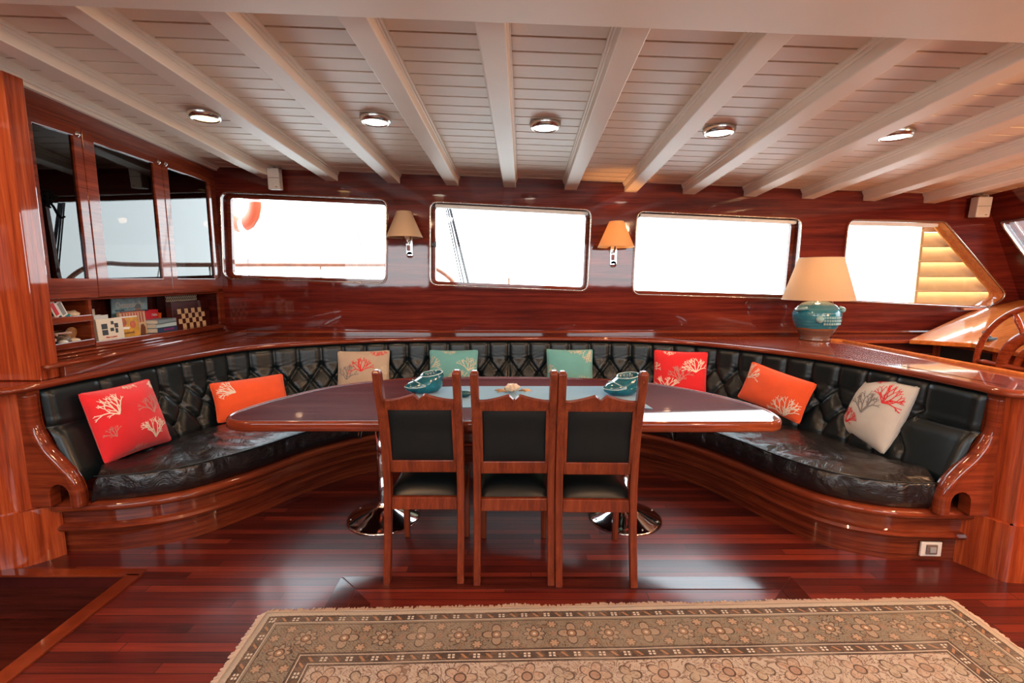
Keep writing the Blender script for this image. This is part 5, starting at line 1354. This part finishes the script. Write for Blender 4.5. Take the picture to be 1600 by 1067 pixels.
# ================================================================== ON THE TABLE
bm = MB(); pts = [(-0.60, 2.60), (0.66, 2.60), (0.775, 2.575), (0.745, 2.80), (0.86, 3.13), (0.30, 3.13), (-0.30, 3.13), (-0.60, 3.10)]
bm.poly(pts, (), 0.7485, 0.7515); tag(obj('table_runner', bm, M_cloth), 'pale blue cloth runner laid along the middle of the table', 'runner')
M_bowl = plain('glossy_teal_glaze', (0.005, 0.11, 0.16), 0.10, 0, 0.8, var=0.3); M_bline = plain('worn_pale_glaze_edge', (0.45, 0.58, 0.58), 0.3); M_toe = plain('mottled_teal_glaze', (0.05, 0.22, 0.26), 0.25, 0, 0.5, var=0.8)
def clog(x, y_, rz, sc, label):
    t = thing('ceramic_bowl', label, 'bowl', (x, y_, 0.752), rz, 'teal clog-shaped bowls on the table')
    n = 56
    def ell(a, ax, bx_, cy, c0, z): return ((c0+(ax if math.cos(a) > 0 else bx_)*math.cos(a)*(1.0+0.0), cy*math.sin(a)*(1-0.18*max(0, math.cos(a))**2), z))
    lv = [(0.075, 0.060, 0.045, 0.0, 0.0), (0.105, 0.080, 0.068, 0.0, 0.006), (0.150, 0.100, 0.088, 0.0, 0.030), (0.160, 0.108, 0.095, -0.002, 0.052), (0.135, 0.108, 0.094, -0.006, 0.078), (0.100, 0.102, 0.088, -0.014, 0.102), (0.068, 0.090, 0.080, -0.022, 0.122), (0.060, 0.084, 0.074, -0.024, 0.126),
          (0.052, 0.078, 0.068, -0.024, 0.120), (0.056, 0.082, 0.072, -0.022, 0.080), (0.050, 0.060, 0.055, -0.02, 0.030), (0.01, 0.01, 0.01, -0.02, 0.022)]
    rows = []
    for i in range(n):
        a = 2*PI*i/n; rows.append([tuple(sc*v for v in (lambda p: (p[0], p[1], p[2]+(0.012*(-math.cos(a)) if 0.09 < z < 0.13 else 0)))(ell(a, ax, bx_, cy, c0, z))) for ax, bx_, cy, c0, z in lv])
    bm = MB(); bm.grid(rows, wrap_u=True)
    o = obj('bowl_body', bm, M_bowl, t, world=False)
    bm = MB(); bm.tube([tuple(sc*v for v in (lambda p: (p[0], p[1], p[2]-0.012*math.cos(a)))(ell(a, 0.062, 0.087, 0.077, -0.023, 0.125))) for a in np.linspace(0, 2*PI, 49)[:-1]], 0.0035*sc, 6, closed=True)
    bm.tube([tuple(sc*v for v in p) for p in catmull([(0.045, -0.088, 0.062), (0.085, -0.055, 0.083), (0.098, 0.0, 0.094), (0.085, 0.055, 0.083), (0.045, 0.088, 0.062)], 8)], 0.0035*sc, 6)
    bm.tube([tuple(sc*v for v in p) for p in catmull([(0.045, -0.089, 0.060), (0.11, -0.062, 0.050), (0.158, 0.0, 0.052), (0.11, 0.062, 0.050), (0.045, 0.089, 0.060)], 8)], 0.003*sc, 6)
    obj('glaze_ridges', bm, M_bline, o, world=False)
    rows = []
    for i in range(13):
        u = -1+2*i/12; row = []
        for j in range(9):
            v = j/8; x0 = 0.088+0.062*v*(1-u*u*0.55)-0.032*u*u; z = 0.086-0.030*v**1.5-0.022*u*u
            row.append(tuple(sc*q for q in (x0, u*(0.066-0.012*v), z+0.003)))
        rows.append(row)
    return t
clog(-0.535, 2.965, math.radians(212), 0.92, 'teal glazed clog-shaped bowl at the left end of the blue runner')
clog(0.690, 2.905, math.radians(205), 0.92, 'teal glazed clog-shaped bowl at the right end of the blue runner')
T = lambda x, y_, rz: Matrix.Translation((x, y_, 0.7517)) @ Matrix.Rotation(rz, 4, 'Z')
GT = 'shells on the table runner'
put('seashell', 'conch', 0.115, M_shell, T(0.005, 2.93, 0.5), 'spiky cream and tan conch shell in the middle of the runner', 'shell', GT)
put('seashell', 'star', 0.12, M_tansh, T(-0.06, 2.99, 0.3), 'flat tan starfish left of the conch shell', 'starfish', GT)
put('seashell', 'star', 0.10, M_tansh, T(0.085, 3.00, 0.9), 'flat tan starfish right of the conch shell', 'starfish', GT)
put('seashell', 'cowrie', 0.06, M_brn, T(0.272, 2.86, 0.4), 'small brown shell seen between the middle and right chairs', 'shell', GT)
put('glass_ball', 'cowrie', 0.085, M_dteal, T(-0.285, 2.83, 0.4), 'small dark teal ornament beside the post of the middle chair', 'ornament', GT)

# ================================================================== OUTSIDE
OY = 5.4
bm = MB(); bm.box((-0.2, 5.4, 0.62), (9.0, 0.12, 1.1)); struct('bulwark', bm, M_white, 'white bulwark of the side deck outside the windows')
rl = thing('deck_rail', 'brown wooden deck rail on thin stanchions outside the leftmost window, curving down', 'rail', (-2.13, OY, 1.17))
bm = MB(); bm.tube([tuple(p) for p in catmull([(-4.4, OY, 1.605), (-2.9, OY, 1.612), (-1.42, OY, 1.612), (-1.10, OY, 1.625), (-0.90, OY, 1.59), (-0.74, OY, 1.50), (-0.62, OY, 1.37), (-0.56, OY, 1.17)], 8)], 0.030, 10, sq=0.8); obj('cap_rail', bm, M_outwood, rl)
for x in (-3.4, -2.13): 
    bm = MB(); bm.tube([(x, OY, 1.17), (x, OY, 1.60)], 0.010, 8); obj('stanchion', bm, M_nickel, rl)
lb = thing('life_ring', 'orange and white life ring hanging outside the leftmost window', 'life ring', (-2.93, 5.36, 1.95))
bm = MB(); n = 60; G_ = []; segm = []
Mlb = Matrix.Translation((-2.935, 5.32, 2.262)) @ Matrix.Rotation(-0.35, 4, 'Z')
for i in range(n):
    a = 2*PI*i/n; row = []
    for k in range(13):
        b = 2*PI*k/12; rr = 0.225+0.078*math.cos(b); row.append(tuple(Mlb @ Vector((rr*math.cos(a), 0.05*math.sin(b), rr*math.sin(a)))))
    G_.append(row)
bm.grid(G_, wrap_u=True)
for i in range(n):
    w_ = (i % 15) < 3
    for k in range(12): bm.mi[i*12+k] = 1 if w_ else 0
obj('ring_body', bm, [plain('life_ring_orange', (0.75, 0.16, 0.07), 0.5), M_wpap], lb)
bm = MB()
for k in range(4):
    a0 = PI/4+k*PI/2
    bm.tube([tuple(Mlb @ Vector(((0.305+0.02*math.sin(PI*q))*math.cos(a0+q*PI/2), 0, (0.305+0.02*math.sin(PI*q))*math.sin(a0+q*PI/2)))) for q in np.linspace(0, 1, 9)], 0.006, 6)
obj('grab_line', bm, M_wpap, lb)
bm = MB(); bm.tube([(-2.93, OY, 1.17), (-2.93, OY, 2.6)], 0.008, 6); bm.tube([(-3.02, OY, 1.17), (-3.02, OY, 2.6)], 0.006, 6); obj('support_wires', bm, M_wpap, lb)
def stay(label, p, q, r, m=M_rope):
    bm = MB(); p, q = Vector(p), Vector(q); dd = (q-p).normalized()
    bm.tube([tuple(p-dd*1.2), tuple(q+dd*0.35)], r, 6); tag(obj('rigging_stay', bm, m), label, 'rigging', 'rigging lines outside the windows')
stay('thickest dark stay slanting in the second window, right one of three', (-0.690, OY, 2.275), (-0.480, OY, 1.378), 0.016)
stay('thin dark stay seen in the second window, middle one of three', (-0.715, OY, 2.275), (-0.530, OY, 1.378), 0.009)
stay('thin dark stay seen in the second window, leftmost of three', (-0.735, OY, 2.275), (-0.560, OY, 1.378), 0.007)
stay('thin pale line slanting outside the right part of the leftmost window', (-1.784, OY, 2.296), (-1.572, OY, 1.428), 0.007, M_nickel)
lv = thing('louvre_screen', 'pale orange horizontal louvre screen outside the angled window', 'louvre', (4.5, 4.82, 1.05))
M_slat = plain('pale_orange_slat_paint', (0.90, 0.60, 0.32), 0.6, var=0.04)
z = 1.12
while z < 2.25:
    bm = MB(); bm.box((0, 0, 0), (1.16, 0.020, 0.165), M=Matrix.Translation((4.51, 4.75, z)) @ Matrix.Rotation(-0.55, 4, 'X')); obj('slat', bm, M_slat, lv, bevel=0.004); z += 0.143
bm = MB(); bm.box((3.945, 4.74, 1.66), (0.025, 0.07, 1.26)); obj('stile', bm, M_slat, lv)
bm = MB(); bm.box((5.10, 4.75, 1.66), (0.03, 0.07, 1.26)); obj('stile', bm, M_slat, lv)
bm = MB(); bm.box((4.53, 4.80, 1.04), (1.2, 0.2, 0.02)); obj('bottom_rail', bm, M_slat, lv)
